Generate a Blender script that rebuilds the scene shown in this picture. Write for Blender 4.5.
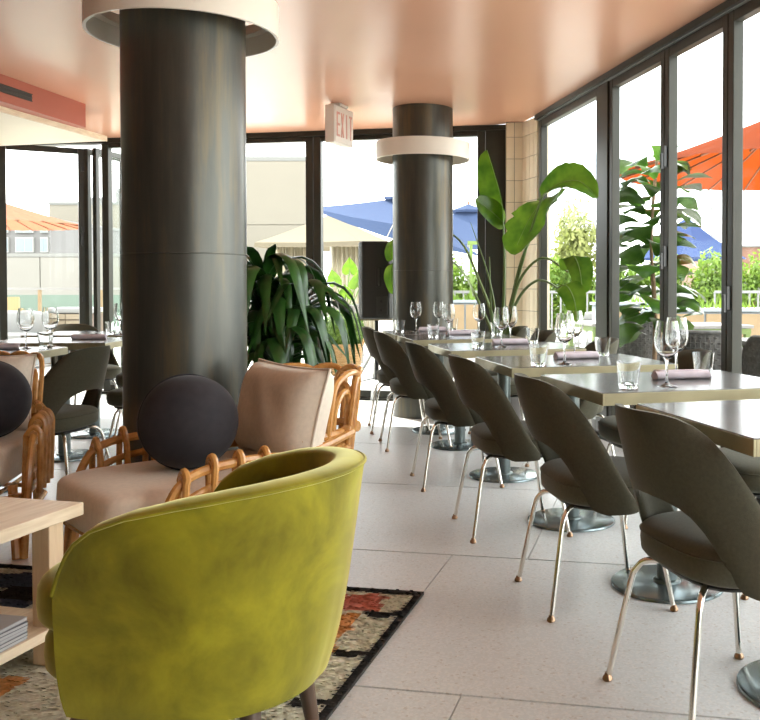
import bpy, math, random
from mathutils import Vector, Matrix, Quaternion
random.seed(7)
S = bpy.context.scene
for o in list(bpy.data.objects):
    bpy.data.objects.remove(o, do_unlink=True)
C = S.collection
R = math.radians
PI = math.pi

# ------------------------------------------------------------------ camera
cam_d = bpy.data.cameras.new('camera')
cam_d.sensor_fit = 'HORIZONTAL'
cam_d.sensor_width = 36.0
cam_d.lens = 36.0 * 900 / 760
cam_d.shift_x = -107 / 760
cam_d.shift_y = -53.5 / 760
cam_d.clip_end = 500
cam = bpy.data.objects.new('camera', cam_d)
C.objects.link(cam)
cam.location = (0, 0, 1.11)
cam.rotation_euler = (R(90) - math.atan(19.5 / 900), 0, 0)
S.camera = cam

# ------------------------------------------------------------------ world, sun, exposure
S.view_settings.view_transform = 'Standard'
S.view_settings.look = 'None'
S.view_settings.gamma = 1.0
S.view_settings.use_curve_mapping = False
S.view_settings.exposure = 2.95
S.cycles.transparent_max_bounces = 24

wd = bpy.data.worlds.new('sky')
S.world = wd
wd.use_nodes = True
nt = wd.node_tree
nt.nodes.clear()
tc = nt.nodes.new('ShaderNodeTexCoord')
mp = nt.nodes.new('ShaderNodeMapping')
mp.inputs['Scale'].default_value = (1.6, 1.6, 4.5)
mp.inputs['Location'].default_value = (0.35, 0.1, 0.2)
nz = nt.nodes.new('ShaderNodeTexNoise')
nz.inputs['Scale'].default_value = 1.7
nz.inputs['Detail'].default_value = 7
nz.inputs['Roughness'].default_value = 0.55
rp = nt.nodes.new('ShaderNodeValToRGB')
rp.color_ramp.elements[0].position = 0.36
rp.color_ramp.elements[0].color = (0.27, 0.335, 0.385, 1)
rp.color_ramp.elements[1].position = 0.56
rp.color_ramp.elements[1].color = (1.30, 1.30, 1.29, 1)
bg = nt.nodes.new('ShaderNodeBackground')
bg.inputs['Strength'].default_value = 1.0
wo = nt.nodes.new('ShaderNodeOutputWorld')
L = nt.links.new
L(tc.outputs['Generated'], mp.inputs['Vector'])
L(mp.outputs['Vector'], nz.inputs['Vector'])
L(nz.outputs['Fac'], rp.inputs['Fac'])
L(rp.outputs['Color'], bg.inputs['Color'])
L(bg.outputs['Background'], wo.inputs['Surface'])

sun_d = bpy.data.lights.new('sun', 'SUN')
sun_d.energy = 2.0
sun_d.angle = R(0.6)
sun_d.color = (1.0, 0.95, 0.87)
sun = bpy.data.objects.new('sun', sun_d)
C.objects.link(sun)
SUN_TO = Vector((-0.50, 0.62, 0.80))
sun.rotation_euler = SUN_TO.to_track_quat('Z', 'Y').to_euler()

# ------------------------------------------------------------------ materials
def new_mat(name):
    m = bpy.data.materials.new(name)
    m.use_nodes = True
    t = m.node_tree
    return m, t, t.nodes['Principled BSDF']

def mat(name, col, rough=0.6, metal=0.0, var=0.0, scale=8.0, bump=0.0, bscale=60.0, spec=0.5,
        sheen=0.0, coat=0.0, stretch=(1, 1, 1), col2=None, detail=5.0):
    m, t, b = new_mat(name)
    n = t.nodes
    c = (*col, 1)
    b.inputs['Base Color'].default_value = c
    b.inputs['Roughness'].default_value = rough
    b.inputs['Metallic'].default_value = metal
    b.inputs['Specular IOR Level'].default_value = spec
    if sheen:
        b.inputs['Sheen Weight'].default_value = sheen
        b.inputs['Sheen Roughness'].default_value = 0.4
        b.inputs['Sheen Tint'].default_value = (*[min(1, 0.4 + x) for x in col], 1)
    if coat:
        b.inputs['Coat Weight'].default_value = coat
        b.inputs['Coat Roughness'].default_value = 0.08
    if var or bump:
        tcn = n.new('ShaderNodeTexCoord')
        mpn = n.new('ShaderNodeMapping')
        mpn.inputs['Scale'].default_value = stretch
        t.links.new(tcn.outputs['Object'], mpn.inputs['Vector'])
    if var:
        z = n.new('ShaderNodeTexNoise')
        z.inputs['Scale'].default_value = scale
        z.inputs['Detail'].default_value = detail
        t.links.new(mpn.outputs['Vector'], z.inputs['Vector'])
        r = n.new('ShaderNodeValToRGB')
        lo = col2 if col2 else [x * (1 - var) for x in col]
        hi = col if col2 else [min(1, x * (1 + var)) for x in col]
        r.color_ramp.elements[0].position = 0.32
        r.color_ramp.elements[1].position = 0.68
        r.color_ramp.elements[0].color = (*lo, 1)
        r.color_ramp.elements[1].color = (*hi, 1)
        t.links.new(z.outputs['Fac'], r.inputs['Fac'])
        t.links.new(r.outputs['Color'], b.inputs['Base Color'])
    if bump:
        z2 = n.new('ShaderNodeTexNoise')
        z2.inputs['Scale'].default_value = bscale
        z2.inputs['Detail'].default_value = 3
        t.links.new(mpn.outputs['Vector'], z2.inputs['Vector'])
        bp = n.new('ShaderNodeBump')
        bp.inputs['Strength'].default_value = bump
        bp.inputs['Distance'].default_value = 0.01
        t.links.new(z2.outputs['Fac'], bp.inputs['Height'])
        t.links.new(bp.outputs['Normal'], b.inputs['Normal'])
    return m

def leaf_mat(name, col, col2, trans=0.35, rough=0.35, scale=9):
    m, t, b = new_mat(name)
    n = t.nodes
    b.inputs['Roughness'].default_value = rough
    tcn = n.new('ShaderNodeTexCoord')
    z = n.new('ShaderNodeTexNoise')
    z.inputs['Scale'].default_value = scale
    t.links.new(tcn.outputs['Object'], z.inputs['Vector'])
    r = n.new('ShaderNodeValToRGB')
    r.color_ramp.elements[0].position = 0.35
    r.color_ramp.elements[1].position = 0.65
    r.color_ramp.elements[0].color = (*col, 1)
    r.color_ramp.elements[1].color = (*col2, 1)
    t.links.new(z.outputs['Fac'], r.inputs['Fac'])
    t.links.new(r.outputs['Color'], b.inputs['Base Color'])
    tr = n.new('ShaderNodeBsdfTranslucent')
    t.links.new(r.outputs['Color'], tr.inputs['Color'])
    mx = n.new('ShaderNodeMixShader')
    mx.inputs['Fac'].default_value = trans
    t.links.new(b.outputs['BSDF'], mx.inputs[1])
    t.links.new(tr.outputs['BSDF'], mx.inputs[2])
    t.links.new(mx.outputs['Shader'], n['Material Output'].inputs['Surface'])
    return m

def glass_mat(name, tint=(1, 1, 1), ior=1.45, rough=0.0, boost=1.0):
    m = bpy.data.materials.new(name)
    m.use_nodes = True
    t = m.node_tree
    t.nodes.clear()
    n = t.nodes
    tr = n.new('ShaderNodeBsdfTransparent')
    tr.inputs['Color'].default_value = (*tint, 1)
    gl = n.new('ShaderNodeBsdfGlossy')
    gl.inputs['Roughness'].default_value = rough
    fr = n.new('ShaderNodeLayerWeight')
    fr.inputs['Blend'].default_value = 0.5
    pw = n.new('ShaderNodeMath')
    pw.operation = 'POWER'
    pw.inputs[1].default_value = 4.5
    t.links.new(fr.outputs['Facing'], pw.inputs[0])
    mu = n.new('ShaderNodeMath')
    mu.operation = 'MULTIPLY_ADD'
    mu.inputs[1].default_value = boost
    mu.inputs[2].default_value = 0.006
    mu.use_clamp = True
    mx = n.new('ShaderNodeMixShader')
    ou = n.new('ShaderNodeOutputMaterial')
    t.links.new(pw.outputs['Value'], mu.inputs[0])
    t.links.new(mu.outputs['Value'], mx.inputs['Fac'])
    t.links.new(tr.outputs['BSDF'], mx.inputs[1])
    t.links.new(gl.outputs['BSDF'], mx.inputs[2])
    t.links.new(mx.outputs['Shader'], ou.inputs['Surface'])
    return m

def crystal_mat(name):
    m, t, b = new_mat(name)
    b.inputs['Base Color'].default_value = (0.99, 1, 0.995, 1)
    b.inputs['Roughness'].default_value = 0.0
    b.inputs['IOR'].default_value = 1.47
    b.inputs['Transmission Weight'].default_value = 1.0
    return m

def terrazzo():
    m, t, b = new_mat('terrazzo')
    n = t.nodes
    tcn = n.new('ShaderNodeTexCoord')
    geo = n.new('ShaderNodeNewGeometry')
    vo = n.new('ShaderNodeTexVoronoi')
    vo.inputs['Scale'].default_value = 140
    t.links.new(geo.outputs['Position'], vo.inputs['Vector'])
    r = n.new('ShaderNodeValToRGB')
    r.color_ramp.interpolation = 'CONSTANT'
    e = r.color_ramp.elements
    e[0].position = 0; e[0].color = (0.625, 0.64, 0.64, 1)
    e[1].position = 0.50; e[1].color = (0.68, 0.69, 0.69, 1)
    for p, c in ((0.78, (0.61, 0.605, 0.59, 1)), (0.90, (0.70, 0.69, 0.67, 1)), (0.97, (0.54, 0.51, 0.48, 1))):
        x = e.new(p); x.color = c
    sp = n.new('ShaderNodeSeparateColor')
    t.links.new(vo.outputs['Color'], sp.inputs['Color'])
    t.links.new(sp.outputs['Red'], r.inputs['Fac'])
    z = n.new('ShaderNodeTexNoise')
    z.inputs['Scale'].default_value = 1.4
    z.inputs['Detail'].default_value = 6
    t.links.new(geo.outputs['Position'], z.inputs['Vector'])
    mx = n.new('ShaderNodeMix')
    mx.data_type = 'RGBA'
    mx.blend_type = 'MULTIPLY'
    mx.inputs['Factor'].default_value = 1
    r2 = n.new('ShaderNodeValToRGB')
    r2.color_ramp.elements[0].color = (0.86, 0.85, 0.84, 1)
    r2.color_ramp.elements[1].color = (1, 1, 1, 1)
    t.links.new(z.outputs['Fac'], r2.inputs['Fac'])
    t.links.new(r.outputs['Color'], mx.inputs[6])
    t.links.new(r2.outputs['Color'], mx.inputs[7])
    t.links.new(mx.outputs[2], b.inputs['Base Color'])
    r3 = n.new('ShaderNodeMapRange')
    r3.inputs['To Min'].default_value = 0.26
    r3.inputs['To Max'].default_value = 0.46
    t.links.new(z.outputs['Fac'], r3.inputs['Value'])
    t.links.new(r3.outputs['Result'], b.inputs['Roughness'])
    return m

def wood_mat(name, c1, c2, rough=0.5, axis=(1, 14, 14), scale=3.5):
    m, t, b = new_mat(name)
    n = t.nodes
    tcn = n.new('ShaderNodeTexCoord')
    mpn = n.new('ShaderNodeMapping')
    mpn.inputs['Scale'].default_value = axis
    z = n.new('ShaderNodeTexNoise')
    z.inputs['Scale'].default_value = scale
    z.inputs['Detail'].default_value = 8
    z.inputs['Distortion'].default_value = 0.6
    r = n.new('ShaderNodeValToRGB')
    r.color_ramp.elements[0].position = 0.3
    r.color_ramp.elements[1].position = 0.7
    r.color_ramp.elements[0].color = (*c1, 1)
    r.color_ramp.elements[1].color = (*c2, 1)
    t.links.new(tcn.outputs['Object'], mpn.inputs['Vector'])
    t.links.new(mpn.outputs['Vector'], z.inputs['Vector'])
    t.links.new(z.outputs['Fac'], r.inputs['Fac'])
    t.links.new(r.outputs['Color'], b.inputs['Base Color'])
    b.inputs['Roughness'].default_value = rough
    return m

def velvet_mat():
    m, t, b = new_mat('olive_velvet')
    n = t.nodes
    tcn = n.new('ShaderNodeTexCoord')
    z = n.new('ShaderNodeTexNoise')
    z.inputs['Scale'].default_value = 4.5
    z.inputs['Detail'].default_value = 6
    z.inputs['Roughness'].default_value = 0.6
    z.inputs['Distortion'].default_value = 0.4
    t.links.new(tcn.outputs['Object'], z.inputs['Vector'])
    r = n.new('ShaderNodeValToRGB')
    r.color_ramp.elements[0].position = 0.34
    r.color_ramp.elements[1].position = 0.70
    r.color_ramp.elements[0].color = (0.105, 0.090, 0.003, 1)
    r.color_ramp.elements[1].color = (0.32, 0.288, 0.013, 1)
    t.links.new(z.outputs['Fac'], r.inputs['Fac'])
    t.links.new(r.outputs['Color'], b.inputs['Base Color'])
    b.inputs['Roughness'].default_value = 0.75
    b.inputs['Specular IOR Level'].default_value = 0.2
    b.inputs['Sheen Weight'].default_value = 1.0
    b.inputs['Sheen Roughness'].default_value = 0.38
    b.inputs['Sheen Tint'].default_value = (1.0, 0.94, 0.45, 1)
    return m

def column_mat():
    m, t, b = new_mat('dark_patinated_steel')
    n = t.nodes
    tcn = n.new('ShaderNodeTexCoord')
    mpn = n.new('ShaderNodeMapping')
    mpn.inputs['Scale'].default_value = (9, 9, 0.8)
    z = n.new('ShaderNodeTexNoise')
    z.inputs['Scale'].default_value = 1.6
    z.inputs['Detail'].default_value = 9
    z.inputs['Roughness'].default_value = 0.62
    t.links.new(tcn.outputs['Object'], mpn.inputs['Vector'])
    t.links.new(mpn.outputs['Vector'], z.inputs['Vector'])
    r = n.new('ShaderNodeValToRGB')
    e = r.color_ramp.elements
    e[0].position = 0.32; e[0].color = (0.058, 0.060, 0.052, 1)
    e[1].position = 0.66; e[1].color = (0.12, 0.10, 0.062, 1)
    x = e.new(0.5); x.color = (0.076, 0.076, 0.064, 1)
    t.links.new(z.outputs['Fac'], r.inputs['Fac'])
    t.links.new(r.outputs['Color'], b.inputs['Base Color'])
    b.inputs['Metallic'].default_value = 0.55
    mr = n.new('ShaderNodeMapRange')
    mr.inputs['To Min'].default_value = 0.24
    mr.inputs['To Max'].default_value = 0.46
    t.links.new(z.outputs['Fac'], mr.inputs['Value'])
    t.links.new(mr.outputs['Result'], b.inputs['Roughness'])
    b.inputs['Specular IOR Level'].default_value = 0.6
    return m

def canopy_mat(name, col, trans):
    m, t, b = new_mat(name)
    n = t.nodes
    b.inputs['Base Color'].default_value = (*col, 1)
    b.inputs['Roughness'].default_value = 0.85
    b.inputs['Specular IOR Level'].default_value = 0.05
    tr = n.new('ShaderNodeBsdfTranslucent')
    tr.inputs['Color'].default_value = (*col, 1)
    mx = n.new('ShaderNodeMixShader')
    mx.inputs['Fac'].default_value = trans
    t.links.new(b.outputs['BSDF'], mx.inputs[1])
    t.links.new(tr.outputs['BSDF'], mx.inputs[2])
    t.links.new(mx.outputs['Shader'], n['Material Output'].inputs['Surface'])
    return m

def zinc_mat():
    m, t, b = new_mat('zinc_top')
    n = t.nodes
    tcn = n.new('ShaderNodeTexCoord')
    z = n.new('ShaderNodeTexNoise')
    z.inputs['Scale'].default_value = 3.2
    z.inputs['Detail'].default_value = 7
    t.links.new(tcn.outputs['Object'], z.inputs['Vector'])
    r = n.new('ShaderNodeValToRGB')
    r.color_ramp.elements[0].position = 0.3
    r.color_ramp.elements[1].position = 0.7
    r.color_ramp.elements[0].color = (0.065, 0.064, 0.060, 1)
    r.color_ramp.elements[1].color = (0.115, 0.115, 0.110, 1)
    t.links.new(z.outputs['Fac'], r.inputs['Fac'])
    t.links.new(r.outputs['Color'], b.inputs['Base Color'])
    b.inputs['Metallic'].default_value = 0.0
    b.inputs['Specular IOR Level'].default_value = 0.30
    b.inputs['Roughness'].default_value = 0.19
    return m

M = dict(
    ceiling=mat('coral_gloss_ceiling', (0.70, 0.368, 0.24), 0.27, var=0.03, scale=0.7, spec=0.36),
    darkwall=mat('dark_light_blocker', (0.10, 0.085, 0.06), 0.6, var=0.1, scale=2),  # for added unseen walls, kept dark to reduce fill light
    coral=mat('coral_paint', (0.38, 0.1, 0.06), 0.45, var=0.03, scale=2),
    cream=mat('cream_paint', (0.86, 0.76, 0.60), 0.5, var=0.02, scale=2),
    floor=terrazzo(), grout=mat('tile_joint', (0.16, 0.12, 0.09), 0.9),
    column=column_mat(),
    ring=mat('cream_enamel', (0.80, 0.74, 0.64), 0.42),
    frame=mat('dark_bronze_frame', (0.038, 0.038, 0.03), 0.36, metal=0.0, var=0.10, scale=3, spec=0.2),
    black=mat('black_hardware', (0.015, 0.015, 0.014), 0.4),
    pane=glass_mat('window_glass', (0.985, 1, 0.99), 1.5, 0.0, 0.05),
    clear=crystal_mat('drinking_glass'),
    railglass=glass_mat('railing_glass', (0.80, 0.92, 0.88), 1.5, 0.02, 1.0),
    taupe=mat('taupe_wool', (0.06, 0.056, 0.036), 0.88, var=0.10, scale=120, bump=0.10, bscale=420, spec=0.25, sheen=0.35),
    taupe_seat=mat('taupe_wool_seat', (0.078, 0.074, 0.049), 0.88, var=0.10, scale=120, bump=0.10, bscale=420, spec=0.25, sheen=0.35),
    chrome=mat('chrome', (0.78, 0.75, 0.68), 0.12, metal=1.0),
    glide=mat('brass_glide', (0.34, 0.22, 0.14), 0.28, metal=1.0),
    zinc=zinc_mat(),
    zinc_edge=mat('zinc_edge', (0.317, 0.281, 0.173), 0.36, metal=0.6, var=0.12, scale=9),
    post=mat('table_post_steel', (0.16, 0.19, 0.19), 0.30, metal=0.75),
    plate=mat('table_base_steel', (0.23, 0.28, 0.29), 0.24, metal=0.8),
    napkin=mat('mauve_linen', (0.55, 0.485, 0.53), 0.9, var=0.06, scale=20, bump=0.12, bscale=250),
    velvet=velvet_mat(),
    walnut=wood_mat('dark_walnut', (0.055, 0.032, 0.02), (0.11, 0.065, 0.04), 0.45, (12, 12, 1)),
    oak=wood_mat('pale_oak', (0.66, 0.52, 0.34), (0.84, 0.72, 0.53), 0.5, (14, 1.2, 14)),
    oak_leg=wood_mat('pale_oak_leg', (0.62, 0.45, 0.27), (0.76, 0.59, 0.39), 0.5, (14, 14, 1)),
    rattan=mat('rattan_cane', (0.62, 0.33, 0.10), 0.27, var=0.22, scale=22, col2=(0.44, 0.19, 0.045), spec=0.7),
    rattan_bind=mat('rattan_binding', (0.50, 0.25, 0.08), 0.5, var=0.2, scale=90),
    linen=mat('cream_linen', (0.70, 0.61, 0.50), 0.92, var=0.05, scale=60, bump=0.10, bscale=300, sheen=0.2),
    charcoal=mat('charcoal_velvet', (0.030, 0.028, 0.032), 0.85, var=0.1, scale=30, spec=0.2, sheen=0.22),
    magazine=mat('magazine_cover', (0.30, 0.30, 0.31), 0.35), paper=mat('paper_edge', (0.50, 0.50, 0.50), 0.8),
    magazine2=mat('magazine_cover_dark', (0.10, 0.10, 0.11), 0.3),
    tile=mat('cream_glazed_tile', (0.84, 0.74, 0.55), 0.14, var=0.05, scale=3),
    tile2=mat('pale_glazed_tile', (0.88, 0.79, 0.61), 0.12, var=0.05, scale=3),
    mortar=mat('mortar', (0.30, 0.26, 0.18), 0.9),
    signbox=mat('sign_housing', (0.82, 0.76, 0.68), 0.45), signface=mat('sign_face', (0.90, 0.84, 0.76), 0.4),
    signred=mat('sign_letters', (0.80, 0.44, 0.36), 0.5),
    speaker=mat('speaker_black', (0.022, 0.024, 0.020), 0.55, bump=0.08, bscale=300),
    grille=mat('speaker_grille', (0.035, 0.036, 0.032), 0.5),
    drac=leaf_mat('dracaena_leaf', (0.01, 0.045, 0.006), (0.03, 0.105, 0.015), 0.16, 0.30),
    strel=leaf_mat('strelitzia_leaf', (0.050, 0.125, 0.010), (0.12, 0.23, 0.018), 0.45, 0.30),
    strel_stem=mat('strelitzia_stem', (0.12, 0.19, 0.045), 0.45),
    fig=leaf_mat('fig_leaf', (0.023, 0.069, 0.007), (0.061, 0.130, 0.019), 0.4, 0.28),
    aloc=leaf_mat('alocasia_leaf', (0.082, 0.171, 0.011), (0.126, 0.223, 0.022), 0.45, 0.4),
    box=leaf_mat('boxwood_leaf', (0.052, 0.113, 0.005), (0.108, 0.182, 0.013), 0.35, 0.5, 30),
    tree=leaf_mat('tree_leaf', (0.085, 0.16, 0.012), (0.17, 0.26, 0.03), 0.45, 0.6, 3),
    tree2=leaf_mat('pale_tree_leaf', (0.16, 0.19, 0.04), (0.24, 0.26, 0.08), 0.45, 0.6, 3),
    bark=mat('bark', (0.22, 0.14, 0.08), 0.9, var=0.25, scale=20),
    pot=mat('dark_pot', (0.10, 0.09, 0.085), 0.6), soil=mat('soil', (0.05, 0.035, 0.025), 1.0),
    stone=mat('grey_planter', (0.164, 0.157, 0.144), 0.8, var=0.08, scale=10),
    wicker=mat('basket_wicker', (0.236, 0.138, 0.049), 0.7, var=0.2, scale=30),
    dkwicker=mat('grey_wicker', (0.081, 0.077, 0.071), 0.6, var=0.25, scale=40),
    terrace=mat('terrace_paver', (0.465, 0.443, 0.405), 0.8, var=0.05, scale=2),
    paver_joint=mat('paver_joint', (0.34, 0.32, 0.29), 0.9),
    white=mat('white_paint', (0.197, 0.197, 0.191), 0.5), alu=mat('aluminium', (0.434, 0.441, 0.434), 0.35, metal=0.7),
    slate=mat('slate_grey', (0.19, 0.22, 0.24), 0.55), tan=mat('tan_panel', (0.198, 0.138, 0.072), 0.65, var=0.08, scale=5),
    tan_wood=wood_mat('tan_slat', (0.208, 0.164, 0.108), (0.253, 0.208, 0.149), 0.6),
    lime=mat('lime_paint', (0.112, 0.171, 0.033), 0.5), dkgreen=mat('green_metal', (0.10, 0.16, 0.02), 0.5),
    blue=canopy_mat('blue_canvas', (0.045, 0.065, 0.124), 0.35), blue2=canopy_mat('navy_canvas', (0.028, 0.046, 0.112), 0.2),
    orange=canopy_mat('orange_canvas', (0.155, 0.026, 0.004), 0.55), peach=canopy_mat('peach_canvas', (0.25, 0.1, 0.058), 0.5),
    ivory=canopy_mat('ivory_canvas', (0.176, 0.153, 0.112), 0.35), drape=canopy_mat('cream_drape', (0.62, 0.58, 0.48), 0.4),
    umb_wood=mat('parasol_rib', (0.16, 0.06, 0.02), 0.6), umb_pole=mat('parasol_pole', (0.62, 0.60, 0.56), 0.5),
    stucco=mat('beige_stucco', (0.164, 0.148, 0.118), 0.9, var=0.03, scale=0.4), stucco2=mat('pale_stucco', (0.155, 0.148, 0.131), 0.9, var=0.03, scale=0.4),
    greywall=mat('grey_cladding', (0.125, 0.120, 0.115), 0.8, var=0.05, scale=0.5), coping=mat('dark_coping', (0.12, 0.12, 0.11), 0.6),
    brick=mat('rust_cladding', (0.150, 0.076, 0.049), 0.8, var=0.1, scale=2), winglass=mat('far_window_glass', (0.14, 0.18, 0.19), 0.12, spec=0.9),
    winframe=mat('far_window_frame', (0.30, 0.30, 0.28), 0.5), cushion_grey=mat('outdoor_grey_cushion', (0.156, 0.156, 0.152), 0.9, var=0.06, scale=20),
    sign_yellow=mat('yellow_board', (0.320, 0.246, 0.112), 0.6),
    rug_cream=mat('rug_cream', (0.95, 0.87, 0.7), 0.95, var=0.22, scale=60), rug_dark=mat('rug_dark', (0.030, 0.024, 0.020), 0.95, var=0.2, scale=60),
    rug_red=mat('rug_red', (0.78, 0.3, 0.22), 0.95, var=0.18, scale=60), rug_orange=mat('rug_orange', (0.82, 0.44, 0.16), 0.95, var=0.2, scale=60),
    rug_blue=mat('rug_blue', (0.10, 0.13, 0.19), 0.95, var=0.3, scale=60), rug_pink=mat('rug_pink', (0.55, 0.33, 0.27), 0.95, var=0.2, scale=60),
    rug_base=mat('rug_backing', (0.22, 0.18, 0.13), 0.95),
)

# ------------------------------------------------------------------ helpers
class MB:
    def __init__(s):
        s.v, s.f, s.m, s.cur = [], [], [], 0
    def add(s, vs, fs):
        k = len(s.v)
        s.v += [tuple(x) for x in vs]
        s.f += [tuple(i + k for i in f) for f in fs]
        s.m += [s.cur] * len(fs)
        return s
    def box(s, c, d, rz=0.0, rot=None):
        x, y, z = d[0] / 2, d[1] / 2, d[2] / 2
        mt = rot if rot else Matrix.Rotation(rz, 3, 'Z')
        P = [Vector(c) + mt @ Vector(p) for p in ((-x, -y, -z), (x, -y, -z), (x, y, -z), (-x, y, -z), (-x, -y, z), (x, -y, z), (x, y, z), (-x, y, z))]
        return s.add(P, [(3, 2, 1, 0), (4, 5, 6, 7), (0, 1, 5, 4), (1, 2, 6, 5), (2, 3, 7, 6), (3, 0, 4, 7)])
    def beam(s, a, b, w, h):
        a, b = Vector(a), Vector(b)
        d = b - a
        q = d.to_track_quat('X', 'Z').to_matrix()
        return s.box((a + b) / 2, (d.length, w, h), rot=q)
    def prism(s, pts, z0, z1):
        n = len(pts)
        ar = sum(pts[i][0] * pts[(i + 1) % n][1] - pts[(i + 1) % n][0] * pts[i][1] for i in range(n))
        if ar < 0:
            pts = pts[::-1]
        return s.add([(p[0], p[1], z0) for p in pts] + [(p[0], p[1], z1) for p in pts],
                     [tuple(range(n - 1, -1, -1)), tuple(range(n, 2 * n))] + [(i, (i + 1) % n, n + (i + 1) % n, n + i) for i in range(n)])
    def tube(s, pts, r, n=8, closed=False, caps=True):
        P = [Vector(p) for p in pts]
        m = len(P)
        rs = r if isinstance(r, (list, tuple)) else [r] * m
        T = []
        for i in range(m):
            a = P[(i - 1) % m] if (closed or i > 0) else P[i]
            b = P[(i + 1) % m] if (closed or i < m - 1) else P[i]
            T.append((b - a).normalized())
        up = Vector((0, 0, 1)) if abs(T[0].z) < 0.9 else Vector((1, 0, 0))
        N = (up - T[0] * up.dot(T[0])).normalized()
        V = []
        for i in range(m):
            if i:
                N = (N - T[i] * N.dot(T[i])).normalized()
            B = T[i].cross(N)
            for k in range(n):
                a = 2 * PI * k / n
                V.append(P[i] + (N * math.cos(a) + B * math.sin(a)) * rs[i])
        F = []
        for i in range(m if closed else m - 1):
            j = (i + 1) % m
            for k in range(n):
                l = (k + 1) % n
                F.append((i * n + k, i * n + l, j * n + l, j * n + k))
        if caps and not closed:
            F += [tuple(range(n - 1, -1, -1)), tuple(range((m - 1) * n, m * n))]
        return s.add(V, F)
    def cyl(s, a, b, r0, r1=None, n=20):
        return s.tube([a, b], [r0, r0 if r1 is None else r1], n)
    def lathe(s, prof, n=24, o=(0, 0, 0), closed=False):
        V, F = [], []
        m = len(prof)
        for i, (r, z) in enumerate(prof):
            for k in range(n):
                a = 2 * PI * k / n
                V.append((o[0] + r * math.cos(a), o[1] + r * math.sin(a), o[2] + z))
        for i in range(m if closed else m - 1):
            j = (i + 1) % m
            for k in range(n):
                l = (k + 1) % n
                F.append((i * n + k, i * n + l, j * n + l, j * n + k))
        return s.add(V, F)
    def grid(s, G, cu=False, flip=False):
        nu, nv = len(G), len(G[0])
        V = [p for row in G for p in row]
        F = []
        for i in range(nu if cu else nu - 1):
            for j in range(nv - 1):
                a, b = i * nv + j, ((i + 1) % nu) * nv + j
                q = (a, b, b + 1, a + 1)
                F.append(q[::-1] if flip else q)
        return s.add(V, F)
    def cushion(s, d, e1=0.35, e2=0.35, c=(0, 0, 0), nu=28, nv=16, pinch=0.0):
        # superellipsoid pad: e1 profile roundness, e2 plan roundness
        sg = lambda w, e: math.copysign(abs(w) ** e, w)
        G = []
        for i in range(nu):
            a = 2 * PI * i / nu
            row = []
            for j in range(nv + 1):
                b = -PI / 2 + PI * j / nv
                x = sg(math.cos(b), e1) * sg(math.cos(a), e2)
                y = sg(math.cos(b), e1) * sg(math.sin(a), e2)
                z = sg(math.sin(b), e1)
                z *= 1 - pinch * (abs(x * y)) ** 1.5
                row.append((c[0] + d[0] / 2 * x, c[1] + d[1] / 2 * y, c[2] + d[2] / 2 * z))
            G.append(row)
        return s.grid(G, cu=True)
    def mesh(s, name, mats, smooth=True, ang=40):
        me = bpy.data.meshes.new(name)
        me.from_pydata(s.v, [], s.f)
        for m in (mats if isinstance(mats, (list, tuple)) else [mats]):
            me.materials.append(M[m])
        if any(s.m):
            me.polygons.foreach_set('material_index', s.m)
        me.update()
        if smooth:
            me.polygons.foreach_set('use_smooth', [True] * len(me.polygons))
            me.set_sharp_from_angle(angle=R(ang))
        return me
    def build(s, name, mats, parent=None, smooth=True, ang=40, bevel=0.0, loc=None, label=None):
        o = bpy.data.objects.new(name, s.mesh(name, mats, smooth, ang))
        C.objects.link(o)
        if parent:
            o.parent = parent
        if loc:
            o.location = loc
        if bevel:
            b = o.modifiers.new('bevel', 'BEVEL')
            b.width, b.segments, b.limit_method = bevel, 2, 'ANGLE'
        if label:
            o['label'] = label
        return o

def empty(name, loc=(0, 0, 0), rz=0.0):
    o = bpy.data.objects.new(name, None)
    o.empty_display_size = 0.1
    C.objects.link(o)
    o.location = loc
    o.rotation_euler = (0, 0, rz)
    return o

def tag(o, label=None, cat=None, group=None, kind=None):
    if label: o['label'] = label
    if cat: o['category'] = cat
    if group: o['group'] = group
    if kind: o['kind'] = kind
    return o

def put(name, me, parent, loc=(0, 0, 0), rot=(0, 0, 0), scale=(1, 1, 1)):
    o = bpy.data.objects.new(name, me)
    C.objects.link(o)
    o.parent = parent
    o.location, o.rotation_euler, o.scale = loc, rot, scale
    return o

def copy_tree(o, parent=None):
    c = o.copy()
    C.objects.link(c)
    c.parent = parent
    for ch in [x for x in list(bpy.data.objects) if x.parent == o]:
        copy_tree(ch, c)
    return c

def place(proto, flag, loc, rz, label, group=None):
    o = proto if flag[0] else copy_tree(proto)
    flag[0] = False
    o.location, o.rotation_euler = loc, (0, 0, rz)
    o['label'] = label
    if group: o['group'] = group
    return o

def lerp(a, b, t): return a + (b - a) * t
def smooth(a, b, x):
    t = max(0, min(1, (x - a) / (b - a)))
    return t * t * (3 - 2 * t)
def interp(xs, ys, x):
    for i in range(len(xs) - 1):
        if x <= xs[i + 1]:
            t = (x - xs[i]) / (xs[i + 1] - xs[i])
            return lerp(ys[i], ys[i + 1], max(0, t))
    return ys[-1]
def spline(pts, n=6):
    P = [Vector(p) for p in pts]
    out = []
    for i in range(len(P) - 1):
        a, b, c, d = P[max(0, i - 1)], P[i], P[i + 1], P[min(len(P) - 1, i + 2)]
        for k in range(n):
            t = k / n
            out.append(0.5 * ((2 * b) + (c - a) * t + (2 * a - 5 * b + 4 * c - d) * t * t + (3 * b - a - 3 * c + d) * t ** 3))
    out.append(P[-1])
    return out

H = 2.646
TH = R(15)
U = Vector((-math.sin(TH), math.cos(TH), 0))
V_ = Vector((math.cos(TH), math.sin(TH), 0))

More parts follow.
